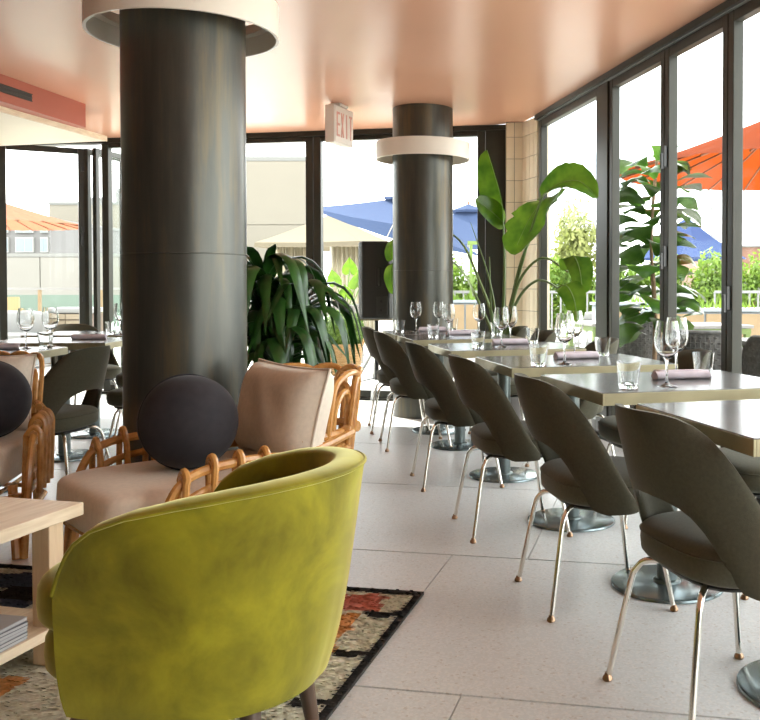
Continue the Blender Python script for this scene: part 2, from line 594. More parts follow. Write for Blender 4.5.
# ================================================================== the setting
W0 = Vector((0.447, 8.074, 0))
WD = Vector((math.sin(R(14.9)), -math.cos(R(14.9)), 0))      # along the right window wall, towards the camera
WN = Vector((math.cos(R(14.9)), math.sin(R(14.9)), 0))       # outwards
Q0 = Vector((0.05, 8.57, 0))
QD = Vector((-0.982, 0.187, 0))                              # along the far window wall, towards the left
QN = Vector((0.187, 0.982, 0))
wr_end = W0 + WD * 11.4
far_end = Q0 + QD * 7.6
poly = [(wr_end.x, wr_end.y), (W0.x, W0.y), (0.33, 8.45), (Q0.x, Q0.y), (far_end.x, far_end.y), (far_end.x, -3.0)]

tag(MB().prism(poly, -0.14, -0.012).build('floor', 'grout', smooth=False), 'pale terrazzo tile floor of the dining room', kind='structure')
floor_o = bpy.data.objects['floor']

def clip(sub, cl):
    n = len(cl)
    ar = sum(cl[i][0] * cl[(i + 1) % n][1] - cl[(i + 1) % n][0] * cl[i][1] for i in range(n))
    cl = cl if ar > 0 else cl[::-1]
    out = sub
    for i in range(n):
        a, b = cl[i], cl[(i + 1) % n]
        ins = lambda p: (b[0] - a[0]) * (p[1] - a[1]) - (b[1] - a[1]) * (p[0] - a[0]) >= -1e-9
        inp, out = out, []
        for k in range(len(inp)):
            p, q = inp[k], inp[(k + 1) % len(inp)]
            ip, iq = ins(p), ins(q)
            if ip != iq:
                d1 = (b[0] - a[0]) * (p[1] - a[1]) - (b[1] - a[1]) * (p[0] - a[0])
                d2 = (b[0] - a[0]) * (q[1] - a[1]) - (b[1] - a[1]) * (q[0] - a[0])
                t = d1 / (d1 - d2)
                x = (p[0] + (q[0] - p[0]) * t, p[1] + (q[1] - p[1]) * t)
                if ip: out.append(p)
                out.append(x)
            elif ip:
                out.append(p)
        if not out:
            return []
    return out

A11 = R(10.9)
e1 = (math.cos(A11), -math.sin(A11))
e2 = (math.sin(A11), math.cos(A11))
TS, gap, gy = 1.2455, 0.0020, 0.0050
full_me = None
for j in range(-4, 8):
    b0 = 2.368 + j * TS
    off = -0.842 if j % 2 == 0 else -0.527
    for i in range(-8, 6):
        a0 = off + i * TS
        q = [(a0 + gap, b0 + gy), (a0 + TS - gap, b0 + gy), (a0 + TS - gap, b0 + TS - gy), (a0 + gap, b0 + TS - gy)]
        sq = [(e1[0] * a + e2[0] * b, e1[1] * a + e2[1] * b) for a, b in q]
        cp = clip(sq, poly)
        if len(cp) < 3:
            continue
        if len(cp) == 4 and max(abs(cp[k][0] - sq[k][0]) + abs(cp[k][1] - sq[k][1]) for k in range(4)) < 1e-6:
            ox, oy = sq[0]
            if full_me is None:
                full_me = MB().prism([(x - ox, y - oy) for x, y in sq], -0.013, 0.0).mesh('tile', 'floor', False)
            put('tile', full_me, floor_o, (ox, oy, 0))
        else:
            MB().prism(cp, -0.013, 0.0).build('tile', 'floor', floor_o, smooth=False)

ceil_poly = poly
tag(MB().prism(ceil_poly, H, H + 0.25).build('ceiling', 'ceiling', smooth=False), 'glossy coral painted ceiling', kind='structure')

# dropped soffit over the left doors: coral band with a cream shelf slab below
sf = [(-3.371, 7.591), (-3.504, 6.511), (-3.86, 3.4), (far_end.x, 3.4), (far_end.x, 8.5)]
so = tag(MB().prism(sf, 2.45, H - 0.001).build('trim_1', 'coral', smooth=False), 'coral soffit band below the ceiling at left', kind='structure')
sl = [(-3.385, 8.04), (-3.605, 6.695), (-4.0, 3.2), (far_end.x, 3.2), (far_end.x, 9.05)]
tag(MB().prism(sl, 2.408, 2.45).build('trim_2', 'cream', smooth=False), 'cream shelf slab under the coral soffit', kind='structure')
MB().beam((-3.605, 6.695, 2.4292), (-3.385, 8.04, 2.4292), 0.012, 0.046).build('edge_strip', 'oak', bpy.data.objects['trim_2'], smooth=False)
MB().beam((-4.0, 3.2, 2.4292), (-3.605, 6.695, 2.4292), 0.012, 0.046).build('edge_strip', 'oak', bpy.data.objects['trim_2'], smooth=False)
# linear slot diffuser in the soffit face
sd = (Vector((-3.371, 7.591, 0)) - Vector((-3.504, 6.511, 0))).normalized()
sn = Vector((sd.y, -sd.x, 0))
vent = empty('slot_diffuser', tuple(Vector((-3.504, 6.511, 2.545)) + sn * 0.004))
tag(vent, 'black linear slot diffuser in the coral soffit', 'vent')
for k, dz in enumerate((0.026, 0.0, -0.026)):
    MB().beam(-sd * 1.2 + Vector((0, 0, dz)), sd * 0.36 + Vector((0, 0, dz)), 0.012, 0.006).build('slat', 'frame', vent, smooth=False)
MB().beam(-sd * 1.2 - sn * 0.002, sd * 0.36 - sn * 0.002, 0.006, 0.05).build('slot', 'black', vent, smooth=False)

tag(MB().box(((far_end.x + wr_end.x) / 2, -3.06, H / 2), (wr_end.x - far_end.x, 0.12, H)).build('wall_back', 'darkwall', smooth=False), 'unseen dark wall added behind the camera to cut fill light', kind='structure')  # added out of view so little light comes from behind
tag(MB().box((far_end.x - 0.06, (far_end.y - 3) / 2, H / 2), (0.12, far_end.y + 3, H)).build('wall_left', 'darkwall', smooth=False), 'unseen dark side wall added far to the left to block light', kind='structure')  # added out of view to keep the light coming from the windows

# columns with ring lights
def column(x, y, label, rlabel):
    o = MB()
    o.cyl((0, 0, 0), (0, 0, H - 0.002), 0.26, n=64)
    c = o.build('column', 'column', loc=(x, y, 0))
    tag(c, label, kind='structure')
    MB().tube([(0.262 * math.cos(a), 0.262 * math.sin(a), 1.25) for a in [2 * PI * k / 64 for k in range(64)]], 0.0026, 6, closed=True).build('weld_seam', 'column', c)
    t = empty('ring_light', (x, y, 2.205))
    tag(t, rlabel, 'ring light', 'ring lights around the columns')
    r0, r1, h = 0.392, 0.405, 0.145
    MB().lathe([(r1, 0), (r1, h), (r0, h), (r0, 0)], 72, closed=True).build('band', 'ring', t, ang=50)
    MB().lathe([(r0 - 0.001, 0.085), (r0 - 0.001, 0.095), (0.350, 0.095), (0.350, 0.085)], 72, closed=True).build('inner_ledge', 'ring', t, ang=50)
    for k in range(4):
        a = 0.6 + k * PI / 2
        MB().beam((0.262 * math.cos(a), 0.262 * math.sin(a), 0.12), (r0 * math.cos(a), r0 * math.sin(a), 0.12), 0.02, 0.012).build('bracket', 'ring', t, smooth=False)
column(-1.322, 3.95, 'large dark steel column standing beside the rattan armchair', 'cream ring light around the near large column, cut by the top of the picture')
column(-0.555, 7.81, 'dark steel column at the far end of the table row', 'cream ring light around the far column')

# tiled corner
tp = tag(MB().prism([(0.176, 8.43), (0.335, 8.43), (0.462, 8.10), (0.52, 8.12), (0.60, 8.62), (0.176, 8.62)], 0, H - 0.001).build('wall_corner', 'mortar', smooth=False),
         'corner wall clad in upright cream glazed tiles', kind='structure')
def tile_face(a, b, cols, matname):
    a, b = Vector((*a, 0)), Vector((*b, 0))
    d = b - a
    w = d.length / cols
    dn = d.normalized()
    n = Vector((dn.y, -dn.x, 0))
    me = MB().box((0, 0, 0), (w - 0.005, 0.012, 0.197)).mesh('tile', matname, False)
    z = 2.50 + 0.1
    for i in range(cols):
        zz = 2.405
        while zz > 0.1:
            p = a + dn * w * (i + 0.5) + n * 0.004
            o = put('tile', me, tp, (p.x, p.y, zz), (random.uniform(-.003, .003), 0, math.atan2(dn.y, dn.x) + random.uniform(-.003, .003)))
            zz -= 0.202
        p = a + dn * w * (i + 0.5) + n * 0.004
        put('tile', me, tp, (p.x, p.y, 2.575), (0, 0, math.atan2(dn.y, dn.x)), (1, 1, 0.68))
tile_face((0.178, 8.43), (0.333, 8.43), 2, 'tile')
tile_face((0.337, 8.425), (0.46, 8.105), 4, 'tile2')

# windows
def leaf_frame(o, a, d, n, w, z0, z1, stile=0.058, dep=0.062, top=0.06, bot=0.09, handle=None, pane='pane'):
    # one glazed leaf from point a along unit d, width w, outward normal n
    a = Vector(a)
    mid = n * (dep / 2)
    for nm, t in (('stile', stile / 2), ('stile', w - stile / 2)):
        p = a + d * t + mid
        MB().beam(p + Vector((0, 0, z0)), p + Vector((0, 0, z1)), 0.01, 0.01)
        m = MB()
        q = math.atan2(d.y, d.x)
        m.box((p.x, p.y, (z0 + z1) / 2), (stile - 0.003, dep, z1 - z0), rz=q)
        m.build(nm, 'frame', o, smooth=False, bevel=0.004)
    q = math.atan2(d.y, d.x)
    for nm, zc, hh in (('top_rail', z1 - top / 2, top), ('bottom_rail', z0 + bot / 2, bot)):
        p = a + d * (w / 2) + mid
        MB().box((p.x, p.y, zc), (w - 2 * stile, dep * 0.94, hh), rz=q).build(nm, 'frame', o, smooth=False, bevel=0.004)
    p = a + d * (w / 2) + n * (dep * 0.55)
    MB().box((p.x, p.y, (z0 + bot + z1 - top) / 2), (w - 2 * stile + 0.01, 0.010, z1 - top - z0 - bot + 0.01), rz=q).build('pane', pane, o, smooth=False)
    if handle is not None:
        side, zs = handle
        for zz in zs:
            p = a + d * (stile / 2 if side < 0 else w - stile / 2) - n * 0.012
            m = MB()
            m.box((p.x, p.y, zz), (0.026, 0.024, 0.13), rz=q)
            m.box((p.x - n.x * .02, p.y - n.y * .02, zz - 0.03), (0.018, 0.02, 0.10), rz=q)
            m.build('handle', 'black', o, smooth=False, bevel=0.003)

def window(k, a, d, n, w, z0, z1, label, **kw):
    o = empty('window_%d' % k, (0, 0, 0))
    tag(o, label, kind='structure')
    leaf_frame(o, a, d, n, w, z0, z1, **kw)
    return o

zt = H - 0.045
m = MB()
a0, a1 = W0 + WN * 0.045 - WD * 0.02, W0 + WD * 11.3 + WN * 0.045
m.beam(a0 + Vector((0, 0, H - 0.022)), a1 + Vector((0, 0, H - 0.022)), 0.13, 0.042)
tag(m.build('trim_3', 'frame', smooth=False), 'dark bronze head track along the right window wall', kind='structure')
m = MB()
m.beam(W0 + WN * 0.03 + Vector((0, 0, H - 0.047)), W0 + WD * 11.3 + WN * 0.03 + Vector((0, 0, H - 0.047)), 0.05, 0.008)  # highlight below the head track, modelled as a bright metal strip
tag(m.build('trim_4', 'alu', smooth=False), 'bright strip put in as the highlight line under the right head track', kind='structure')
m = MB()
m.beam(W0 + WN * 0.045 + Vector((0, 0, 0.01)), W0 + WD * 11.3 + WN * 0.045 + Vector((0, 0, 0.01)), 0.13, 0.024)
tag(m.build('trim_5', 'frame', smooth=False), 'dark bronze sill track along the right window wall', kind='structure')
seams = [0.02, 1.44, 1.63, 2.524, 3.289, 4.054, 4.819, 5.584, 6.349, 7.114, 7.879, 8.644, 9.409, 10.174, 10.94]
zl = H - 0.053
k = 1
for i in range(len(seams) - 1):
    if i == 1:
        o = MB()
        p = W0 + WD * ((seams[1] + seams[2]) / 2) + WN * 0.05
        o.box((p.x, p.y, (0.024 + zl) / 2), (seams[2] - seams[1] - 0.012, 0.095, zl - 0.024), rz=math.atan2(WD.y, WD.x))
        tag(o.build('trim_6', 'frame', smooth=False, bevel=0.006), 'dark bronze jamb post between right window leaves', kind='structure')
        continue
    hd = (-1, (1.30, 1.92)) if i in (3,) else ((-1, (1.05,)) if i == 4 else None)
    lab = {0: 'far narrow-looking glazed leaf of the right window wall beside the tiled corner',
           2: 'glazed leaf of the right window wall in front of the fig tree',
           3: 'glazed leaf of the right window wall with two black latches',
           4: 'glazed leaf of the right window wall cut by the picture edge'}.get(i, 'glazed leaf of the right window wall nearer than the picture shows')
    window(k, W0 + WD * seams[i] + WN * 0.012, WD, WN, seams[i + 1] - seams[i] - 0.004, 0.024, zl, lab, handle=hd)
    k += 1

# far window wall
m = MB()
m.beam(Q0 - QD * 0.13 + QN * 0.05 + Vector((0, 0, H - 0.025)), Q0 + QD * 7.5 + QN * 0.05 + Vector((0, 0, H - 0.025)), 0.13, 0.048)
tag(m.build('trim_7', 'frame', smooth=False), 'dark bronze head of the far window wall', kind='structure')
m = MB()
m.beam(Q0 - QD * 0.13 + QN * 0.05 + Vector((0, 0, 0.01)), Q0 + QD * 4.2 + QN * 0.05 + Vector((0, 0, 0.01)), 0.13, 0.024)
tag(m.build('trim_8', 'frame', smooth=False), 'dark bronze sill of the far window wall', kind='structure')
p = Q0 - QD * 0.03 + QN * 0.05
tag(MB().box((p.x, p.y, H / 2), (0.19, 0.10, H - 0.06), rz=math.atan2(QD.y, QD.x)).build('trim_9', 'frame', smooth=False, bevel=0.006),
    'wide dark bronze jamb beside the tiled corner', kind='structure')
for a, b, lab in ((0.07, 1.80, 'far fixed window behind the speaker and far column'), (1.805, 3.64, 'far fixed window behind the dracaena'),
                  (3.645, 4.12, 'narrow far window beside the folding doors')):
    window(k, Q0 + QD * a + QN * 0.01, QD, QN, b - a, 0.024, H - 0.051, lab, stile=0.078, dep=0.075, bot=0.07, top=0.045)
    k += 1

tag(MB().prism([(-5.68, 9.62), (far_end.x, far_end.y), (far_end.x, far_end.y + 0.12), (-5.68, 9.74)], 0, H - 0.001).build('wall_front', 'darkwall', smooth=False), 'unseen dark wall added left of the folding doors to cut daylight', kind='structure')  # added infill out of view, lowers the light from the left

# folding doors at left: a stack of folded leaves and one open leaf
def door(k, a, b, label, **kw):
    a, b = Vector((*a, 0)), Vector((*b, 0))
    d = (b - a).normalized()
    n = Vector((-d.y, d.x, 0))
    o = empty('door_%d' % k)
    tag(o, label, kind='structure')
    leaf_frame(o, a, d, n, (b - a).length, 0.026, 2.565, **kw)
    # hinge knuckles on the far stile
    for zz in (0.35, 0.98, 1.72, 2.35):
        p = b - n * 0.01
        m = MB()
        m.cyl((p.x, p.y, zz - 0.045), (p.x, p.y, zz + 0.045), 0.012, n=10)
        m.box((p.x - d.x * 0.02, p.y - d.y * 0.02, zz), (0.05, 0.012, 0.05), rz=math.atan2(d.y, d.x))
        m.build('hinge', 'black', o, smooth=True)
    return o
hp = Q0 + QD * 4.24
door(1, (-4.93, 9.10), (-4.225, 9.50), 'open folding glass door leaf at the left edge of the picture', stile=0.072, dep=0.05, handle=(1, (1.62,)))
door(2, (-4.19, 9.47), (-4.05, 10.12), 'outer folded glass door leaf seen edge-on', stile=0.06, dep=0.045)
door(3, (-4.085, 9.43), (-3.95, 10.08), 'inner folded glass door leaf beside the narrow window', stile=0.06, dep=0.045)
door(4, (-5.62, 9.70), (-5.00, 9.12), 'folding glass door leaf left of the open one', stile=0.072, dep=0.05)

# ================================================================== dining chairs
def shell_mesh():
    # U-shaped wrap-around back with an opening between the seat and the backrest
    a, b, x0, st = 0.198, 0.262, 0.020, 0.035
    quarter = []
    N = 40
    for i in range(N + 1):
        ph = PI / 2 * i / N
        quarter.append((x0 - a * math.cos(ph), b * math.sin(ph)))
    quarter += [(x0 + st * i / 8, b - 0.012 * (i / 8) ** 2) for i in range(1, 9)]
    ln = [0]
    for i in range(1, len(quarter)):
        ln.append(ln[-1] + math.dist(quarter[i], quarter[i - 1]))
    tot = ln[-1]
    def plan(s):
        t = abs(s) * tot
        for i in range(len(ln) - 1):
            if t <= ln[i + 1] + 1e-9:
                f = (t - ln[i]) / (ln[i + 1] - ln[i])
                p = (lerp(quarter[i][0], quarter[i + 1][0], f), lerp(quarter[i][1], quarter[i + 1][1], f))
                q = (quarter[i + 1][0] - quarter[i][0], quarter[i + 1][1] - quarter[i][1])
                break
        l = math.hypot(*q)
        tx, ty = q[0] / l, q[1] / l
        sg = 1 if s >= 0 else -1
        return p[0], p[1] * sg, -ty, tx * sg     # point and outward normal
    top = lambda s: interp([0, .20, .28, .36, .43, .50, .56, .62, .68, .74, .80, .86, .93, 1.0], [.802, .801, .799, .795, .788, .774, .754, .722, .678, .624, .564, .500, .436, .395], s)
    bot = lambda s: interp([0, .16, .28, .36, .42, .47, .51, .55, .60, .70, 1.0], [.575, .572, .560, .540, .512, .474, .436, .398, .366, .352, .356], s)
    ns, ntt = 56, 9
    outer, inner = [], []
    th = 0.030
    for i in range(ns + 1):
        s = -1 + 2 * i / ns
        x, y, nx, ny = plan(s)
        zt, zb = top(abs(s)), bot(abs(s))
        ro, ri = [], []
        back = math.cos(min(1, abs(s) / 0.95) * PI / 2)
        for j in range(ntt):
            t = j / (ntt - 1)
            z = lerp(zb, zt, t)
            k = (z - 0.45)
            dx = -0.26 * k * (0.30 + 0.70 * back) - 0.10 * max(0, k) ** 2 * back
            fy = 1 - 0.42 * max(0, k) - 0.10 * max(0, -k)
            e = 1 - abs(2 * t - 1) ** 4
            o = th * 0.5 * math.sqrt(max(0.12, e))
            px, py = x + dx, y * fy
            ro.append((px + nx * o, py + ny * o, z))
            ri.append((px - nx * o, py - ny * o, z))
        outer.append(ro); inner.append(ri)
    m = MB()
    G = [ro + ri[::-1] + [ro[0]] for ro, ri in zip(outer, inner)]
    m.grid(G, flip=True)
    k = len(G[0])
    m.add(G[0], [tuple(range(k - 1))])
    m.add(G[-1], [tuple(range(k - 2, -1, -1))])
    return m

def make_chair():
    t = empty('dining_chair')
    tag(t, 'dining chair', 'chair')
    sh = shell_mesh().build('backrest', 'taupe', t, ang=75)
    # welt along the upper rim
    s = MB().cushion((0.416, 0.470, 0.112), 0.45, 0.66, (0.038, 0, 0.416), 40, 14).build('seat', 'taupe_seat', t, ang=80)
    # piped seam round the seat
    MB().tube([(0.038 + 0.2075 * math.copysign(abs(math.cos(a)) ** .66, math.cos(a)), 0.2345 * math.copysign(abs(math.sin(a)) ** .66, math.sin(a)), 0.440) for a in [2 * PI * k / 48 for k in range(48)]], 0.0035, 5, closed=True).build('piping', 'taupe', s)
    MB().cushion((0.34, 0.36, 0.02), 0.3, 0.6, (0.04, 0, 0.358), 24, 8).build('seat_pan', 'black', t)
    for sx in (-1, 1):
        for sy in (-1, 1):
            fx, fy = 0.22 * sx, 0.21 * sy
            pts = spline([(0.085 * sx, 0.085 * sy, 0.358), (0.135 * sx, 0.135 * sy, 0.354), (0.158 * sx, 0.156 * sy, 0.330), (0.172 * sx, 0.169 * sy, 0.28), (fx * 0.985, fy * 0.985, 0.02)], 5)
            lg = MB().tube(pts, 0.0088, 10).build('leg', 'chrome', t)
            MB().lathe([(0.0001, 0.022), (0.008, 0.022), (0.009, 0.016), (0.0135, 0.011), (0.015, 0.004), (0.0125, 0.0), (0.0001, 0.0)], 14, (fx, fy, 0)).build('glide', 'glide', lg)
    return t
chair_p = make_chair()
cf = [True]
GC = 'taupe dining chairs'
LC = [((0.619, 2.396), 20, 'nearest taupe dining chair at the right edge, in front of the cropped table'),
      ((0.380, 3.218), 13, 'second nearest taupe dining chair of the left row along the window tables'),
      ((0.107, 4.136), 13, 'third nearest taupe dining chair of the left row along the window tables'),
      ((-0.178, 5.113), 13, 'fourth taupe dining chair of the left row, counting from the camera'),
      ((-0.507, 6.305), 13, 'fifth taupe dining chair of the left row, last but one before the black speaker'),
      ((-0.690, 7.02), 10, 'farthest taupe dining chair of the left row, under the black speaker')]
for (x, y), yaw, lab in LC:
    place(chair_p, cf, (x, y, 0), R(yaw), lab, GC)
TABS = [((0.90, 2.45), 'nearest zinc table, cropped by the right picture edge'),
        ((0.67, 3.33), 'second zinc table, with the large wine glasses beside the near right mullion'),
        ((0.40, 4.25), 'third zinc table from the camera in the window row'),
        ((0.10, 5.27), 'fourth zinc table from the camera in the window row'),
        ((-0.19, 6.27), 'fifth zinc table, pushed against the farthest table'),
        ((-0.37, 6.925), 'farthest zinc table of the window row, in front of the far column')]
RL = ['taupe dining chair on the window side of the nearest cropped table',
      'taupe dining chair on the window side of the second table',
      'taupe dining chair on the window side of the third table',
      'taupe dining chair on the window side of the fourth table',
      'taupe dining chair on the window side of the fifth table',
      'taupe dining chair on the window side of the farthest table']
for ((x, y), _), lab in zip(TABS, RL):
    p = Vector((x, y, 0)) + V_ * 0.42
    place(chair_p, cf, p, TH + PI + R(random.uniform(-4, 4)), lab, GC)

# ================================================================== tables
def make_table(w=0.64, d=0.78):
    t = empty('pedestal_table')
    tag(t, 'table', 'table')
    h = 0.765
    MB().box((0, 0, h - 0.004), (d - 0.004, w - 0.004, 0.008)).build('tabletop', 'zinc', t, smooth=False, bevel=0.002)
    MB().box((0, 0, h - 0.026), (d - 0.02, w - 0.02, 0.030)).build('core', 'walnut', t, smooth=False)
    for nm, c, s_ in (('edge_band', (d / 2 - 0.004, 0, h - 0.0225), (0.008, w, 0.040)), ('edge_band', (-d / 2 + 0.004, 0, h - 0.0225), (0.008, w, 0.040)),
                      ('edge_band', (0, w / 2 - 0.004, h - 0.0225), (d - 0.016, 0.008, 0.040)), ('edge_band', (0, -w / 2 + 0.004, h - 0.0225), (d - 0.016, 0.008, 0.040))):
        e = MB().box(c, s_).build(nm, 'zinc_edge', t, smooth=False, bevel=0.0015)
    MB().box((0, 0, h - 0.05), (0.30, 0.30, 0.012)).build('mounting_plate', 'post', t, smooth=False)
    MB().cyl((0, 0, 0.014), (0, 0, h - 0.05), 0.038, n=28).build('post', 'post', t)
    MB().lathe([(0.0001, 0.0), (0.205, 0.0), (0.208, 0.004), (0.206, 0.011), (0.200, 0.0145), (0.0001, 0.018)], 56).build('base_plate', 'plate', t, ang=30)
    MB().lathe([(0.0385, 0.016), (0.052, 0.016), (0.050, 0.024), (0.0385, 0.028)], 28).build('collar', 'post', t)
    return t
tab_p = make_table()
tf = [True]
for (x, y), lab in TABS:
    place(tab_p, tf, (x, y, 0), TH, lab, 'zinc topped tables in the window row')
LT = [((-2.80, 4.86), 2, 'zinc table at the left picture edge, holding two wine glasses'),
      ((-2.76, 5.86), 2, 'dark zinc table behind the left one, its end hidden by the large column'),
      ((-2.95, 6.75), 2, 'far left zinc table just showing beside the large column')]
for (x, y), a, lab in LT:
    place(tab_p, tf, (x, y, 0), R(a), lab, 'zinc topped tables at left')
GL = 'taupe dining chairs at left'
for (x, y), yaw, lab in [((-2.28, 4.74), 171, 'taupe dining chair facing left, between the left rattan chair and the large column'),
                         ((-2.14, 5.74), 176, 'dark taupe chair half hidden by the large column at left'),
                         ((-3.42, 5.62), 4, 'taupe chair whose back top shows behind the left wine glasses'),
                         ((-2.55, 6.85), 186, 'taupe chair with a bright gap in its back beside the large column'),
                         ((-3.28, 7.35), -40, 'far taupe chair back just above the left far table, by the folded doors'),
                         ((-3.44, 4.86), 0, 'taupe chair on the far side of the left table, cut by the picture edge')]:
    place(chair_p, cf, (x, y, 0), R(yaw), lab, GL)

# ================================================================== tableware
def make_wine():
    prof = [(0.0001, 0.0), (0.036, 0.0), (0.0375, 0.0015), (0.030, 0.004), (0.012, 0.009), (0.0048, 0.018), (0.0040, 0.05), (0.0042, 0.085),
            (0.008, 0.096), (0.024, 0.106), (0.038, 0.124), (0.0445, 0.148), (0.0450, 0.170), (0.0405, 0.200), (0.0355, 0.228),
            (0.0343, 0.228), (0.0393, 0.200), (0.0437, 0.170), (0.0432, 0.148), (0.0368, 0.125), (0.023, 0.108), (0.0001, 0.100)]
    t = empty('wine_glass')
    tag(t, 'wine glass', 'wine glass')
    MB().lathe(prof[8:], 28).build('bowl', 'clear', t, ang=60)
    MB().lathe(prof[4:9], 16).build('stem', 'clear', t, ang=60)
    MB().lathe(prof[:5], 28).build('foot', 'clear', t, ang=60)
    return t
def make_tumbler():
    t = empty('tumbler')
    tag(t, 'tumbler', 'tumbler')
    MB().lathe([(0.0335, 0.012), (0.0425, 0.092), (0.0410, 0.092), (0.0318, 0.016), (0.0001, 0.016)], 28).build('wall', 'clear', t, ang=50)
    MB().lathe([(0.0001, 0.0), (0.031, 0.0), (0.0328, 0.003), (0.0335, 0.012), (0.0001, 0.0145)], 28).build('thick_base', 'clear', t, ang=50)
    return t
def make_napkin():
    t = empty('napkin')
    tag(t, 'napkin', 'napkin')
    G = []
    for i in range(17):
        x = -0.105 + 0.21 * i / 16
        k = 1 + 0.05 * math.sin(i * 1.3)
        row = []
        for j in range(21):
            a = 2 * PI * j / 20
            y = 0.031 * k * math.copysign(abs(math.cos(a)) ** 0.75, math.cos(a))
            z = 0.0165 + 0.0165 * math.copysign(abs(math.sin(a)) ** 0.8, math.sin(a)) * (1 + 0.06 * math.sin(3 * a + i * .5))
            row.append((x + 0.004 * math.sin(a * 2), y, z))
        G.append(row)
    m = MB().grid(G, flip=True)
    m.add(G[0][:-1], [tuple(range(20))]); m.add(G[-1][:-1], [tuple(range(19, -1, -1))])
    m.build('roll', 'napkin', t, ang=70)
    # overlapping folded flap wrapped diagonally round the roll
    G = []
    for i in range(9):
        a = -0.5 + 2.6 * i / 8
        row = []
        for j in range(7):
            x = lerp(-0.10, 0.02 + 0.075 * i / 8, j / 6)
            row.append((x, 0.0325 * math.copysign(abs(math.cos(a)) ** 0.75, math.cos(a)), 0.0165 + 0.0180 * math.copysign(abs(math.sin(a)) ** 0.8, math.sin(a))))
        G.append(row)
    o = MB().grid(G).build('flap', 'napkin', t, ang=70)
    md = o.modifiers.new('thick', 'SOLIDIFY'); md.thickness = 0.0016
    return t
wine_p, tum_p, nap_p = make_wine(), make_tumbler(), make_napkin()
wf, uf, nf = [True], [True], [True]
ORD = ['second', 'third', 'fourth', 'fifth', 'farthest']
# per table: (kind, across, along)
SET = {1: [('t', -.25, -.21), ('w', -.105, -.205), ('w', .085, .10), ('n', .07, .03), ('t', .20, .10)],
       2: [('t', -.25, -.26), ('w', -.12, -.235), ('w', .09, .20), ('n', .05, .07), ('t', .245, .215)],
       3: [('t', -.19, -.13), ('w', -.045, -.10), ('w', .10, .21), ('n', .075, .13), ('t', .245, .215)],
       4: [('t', -.205, -.085), ('w', -.09, -.045), ('w', .17, .12), ('n', .06, .21), ('t', .30, .13)],
       5: [('t', -.30, .03), ('w', -.15, .16), ('w', .05, .25), ('n', -.03, .10), ('t', .17, .26)]}
for ti, its in SET.items():
    (x, y), _ = TABS[ti]
    nt_, nw = 0, 0
    for kd, a, b in its:
        p = Vector((x, y, 0.765)) + V_ * a + U * b
        o_ = ORD[ti - 1]
        if kd == 't':
            nt_ += 1
            place(tum_p, uf, p, random.random(), 'empty clear tumbler on the %s window-row table, %s' % (o_, 'at its chair side' if nt_ == 1 else 'at its window side'), 'tumblers')
        elif kd == 'w':
            nw += 1
            place(wine_p, wf, p, 0, 'empty wine glass on the %s window-row table, %s' % (o_, 'in front of the napkin' if nw == 1 else 'behind the napkin'), 'wine glasses')
        else:
            place(nap_p, nf, p, TH + R(random.uniform(-6, 4)), 'mauve rolled napkin on the %s window-row table' % o_, 'rolled napkins')
place(wine_p, wf, (-2.566, 5.003, 0.765), 0, 'left wine glass of the pair on the left table', 'wine glasses')
place(wine_p, wf, (-2.525, 5.20, 0.765), 0, 'right wine glass of the pair on the left table', 'wine glasses')
place(tum_p, uf, (-2.482, 5.055, 0.765), 0, 'empty tumbler beside the wine glasses on the left table', 'tumblers')
place(nap_p, nf, (-2.70, 4.96, 0.765), R(20), 'mauve rolled napkin at the left picture edge on the left table', 'rolled napkins')
place(nap_p, nf, (-2.62, 5.92, 0.765), R(12), 'mauve rolled napkin on the dark table beside the large column', 'rolled napkins')
place(wine_p, wf, (-2.66, 6.52, 0.765), 0, 'wine glass half hidden behind the large column at left', 'wine glasses')
place(tum_p, uf, (-2.76, 6.60, 0.765), 0, 'small tumbler on the far left table beside the column', 'tumblers')

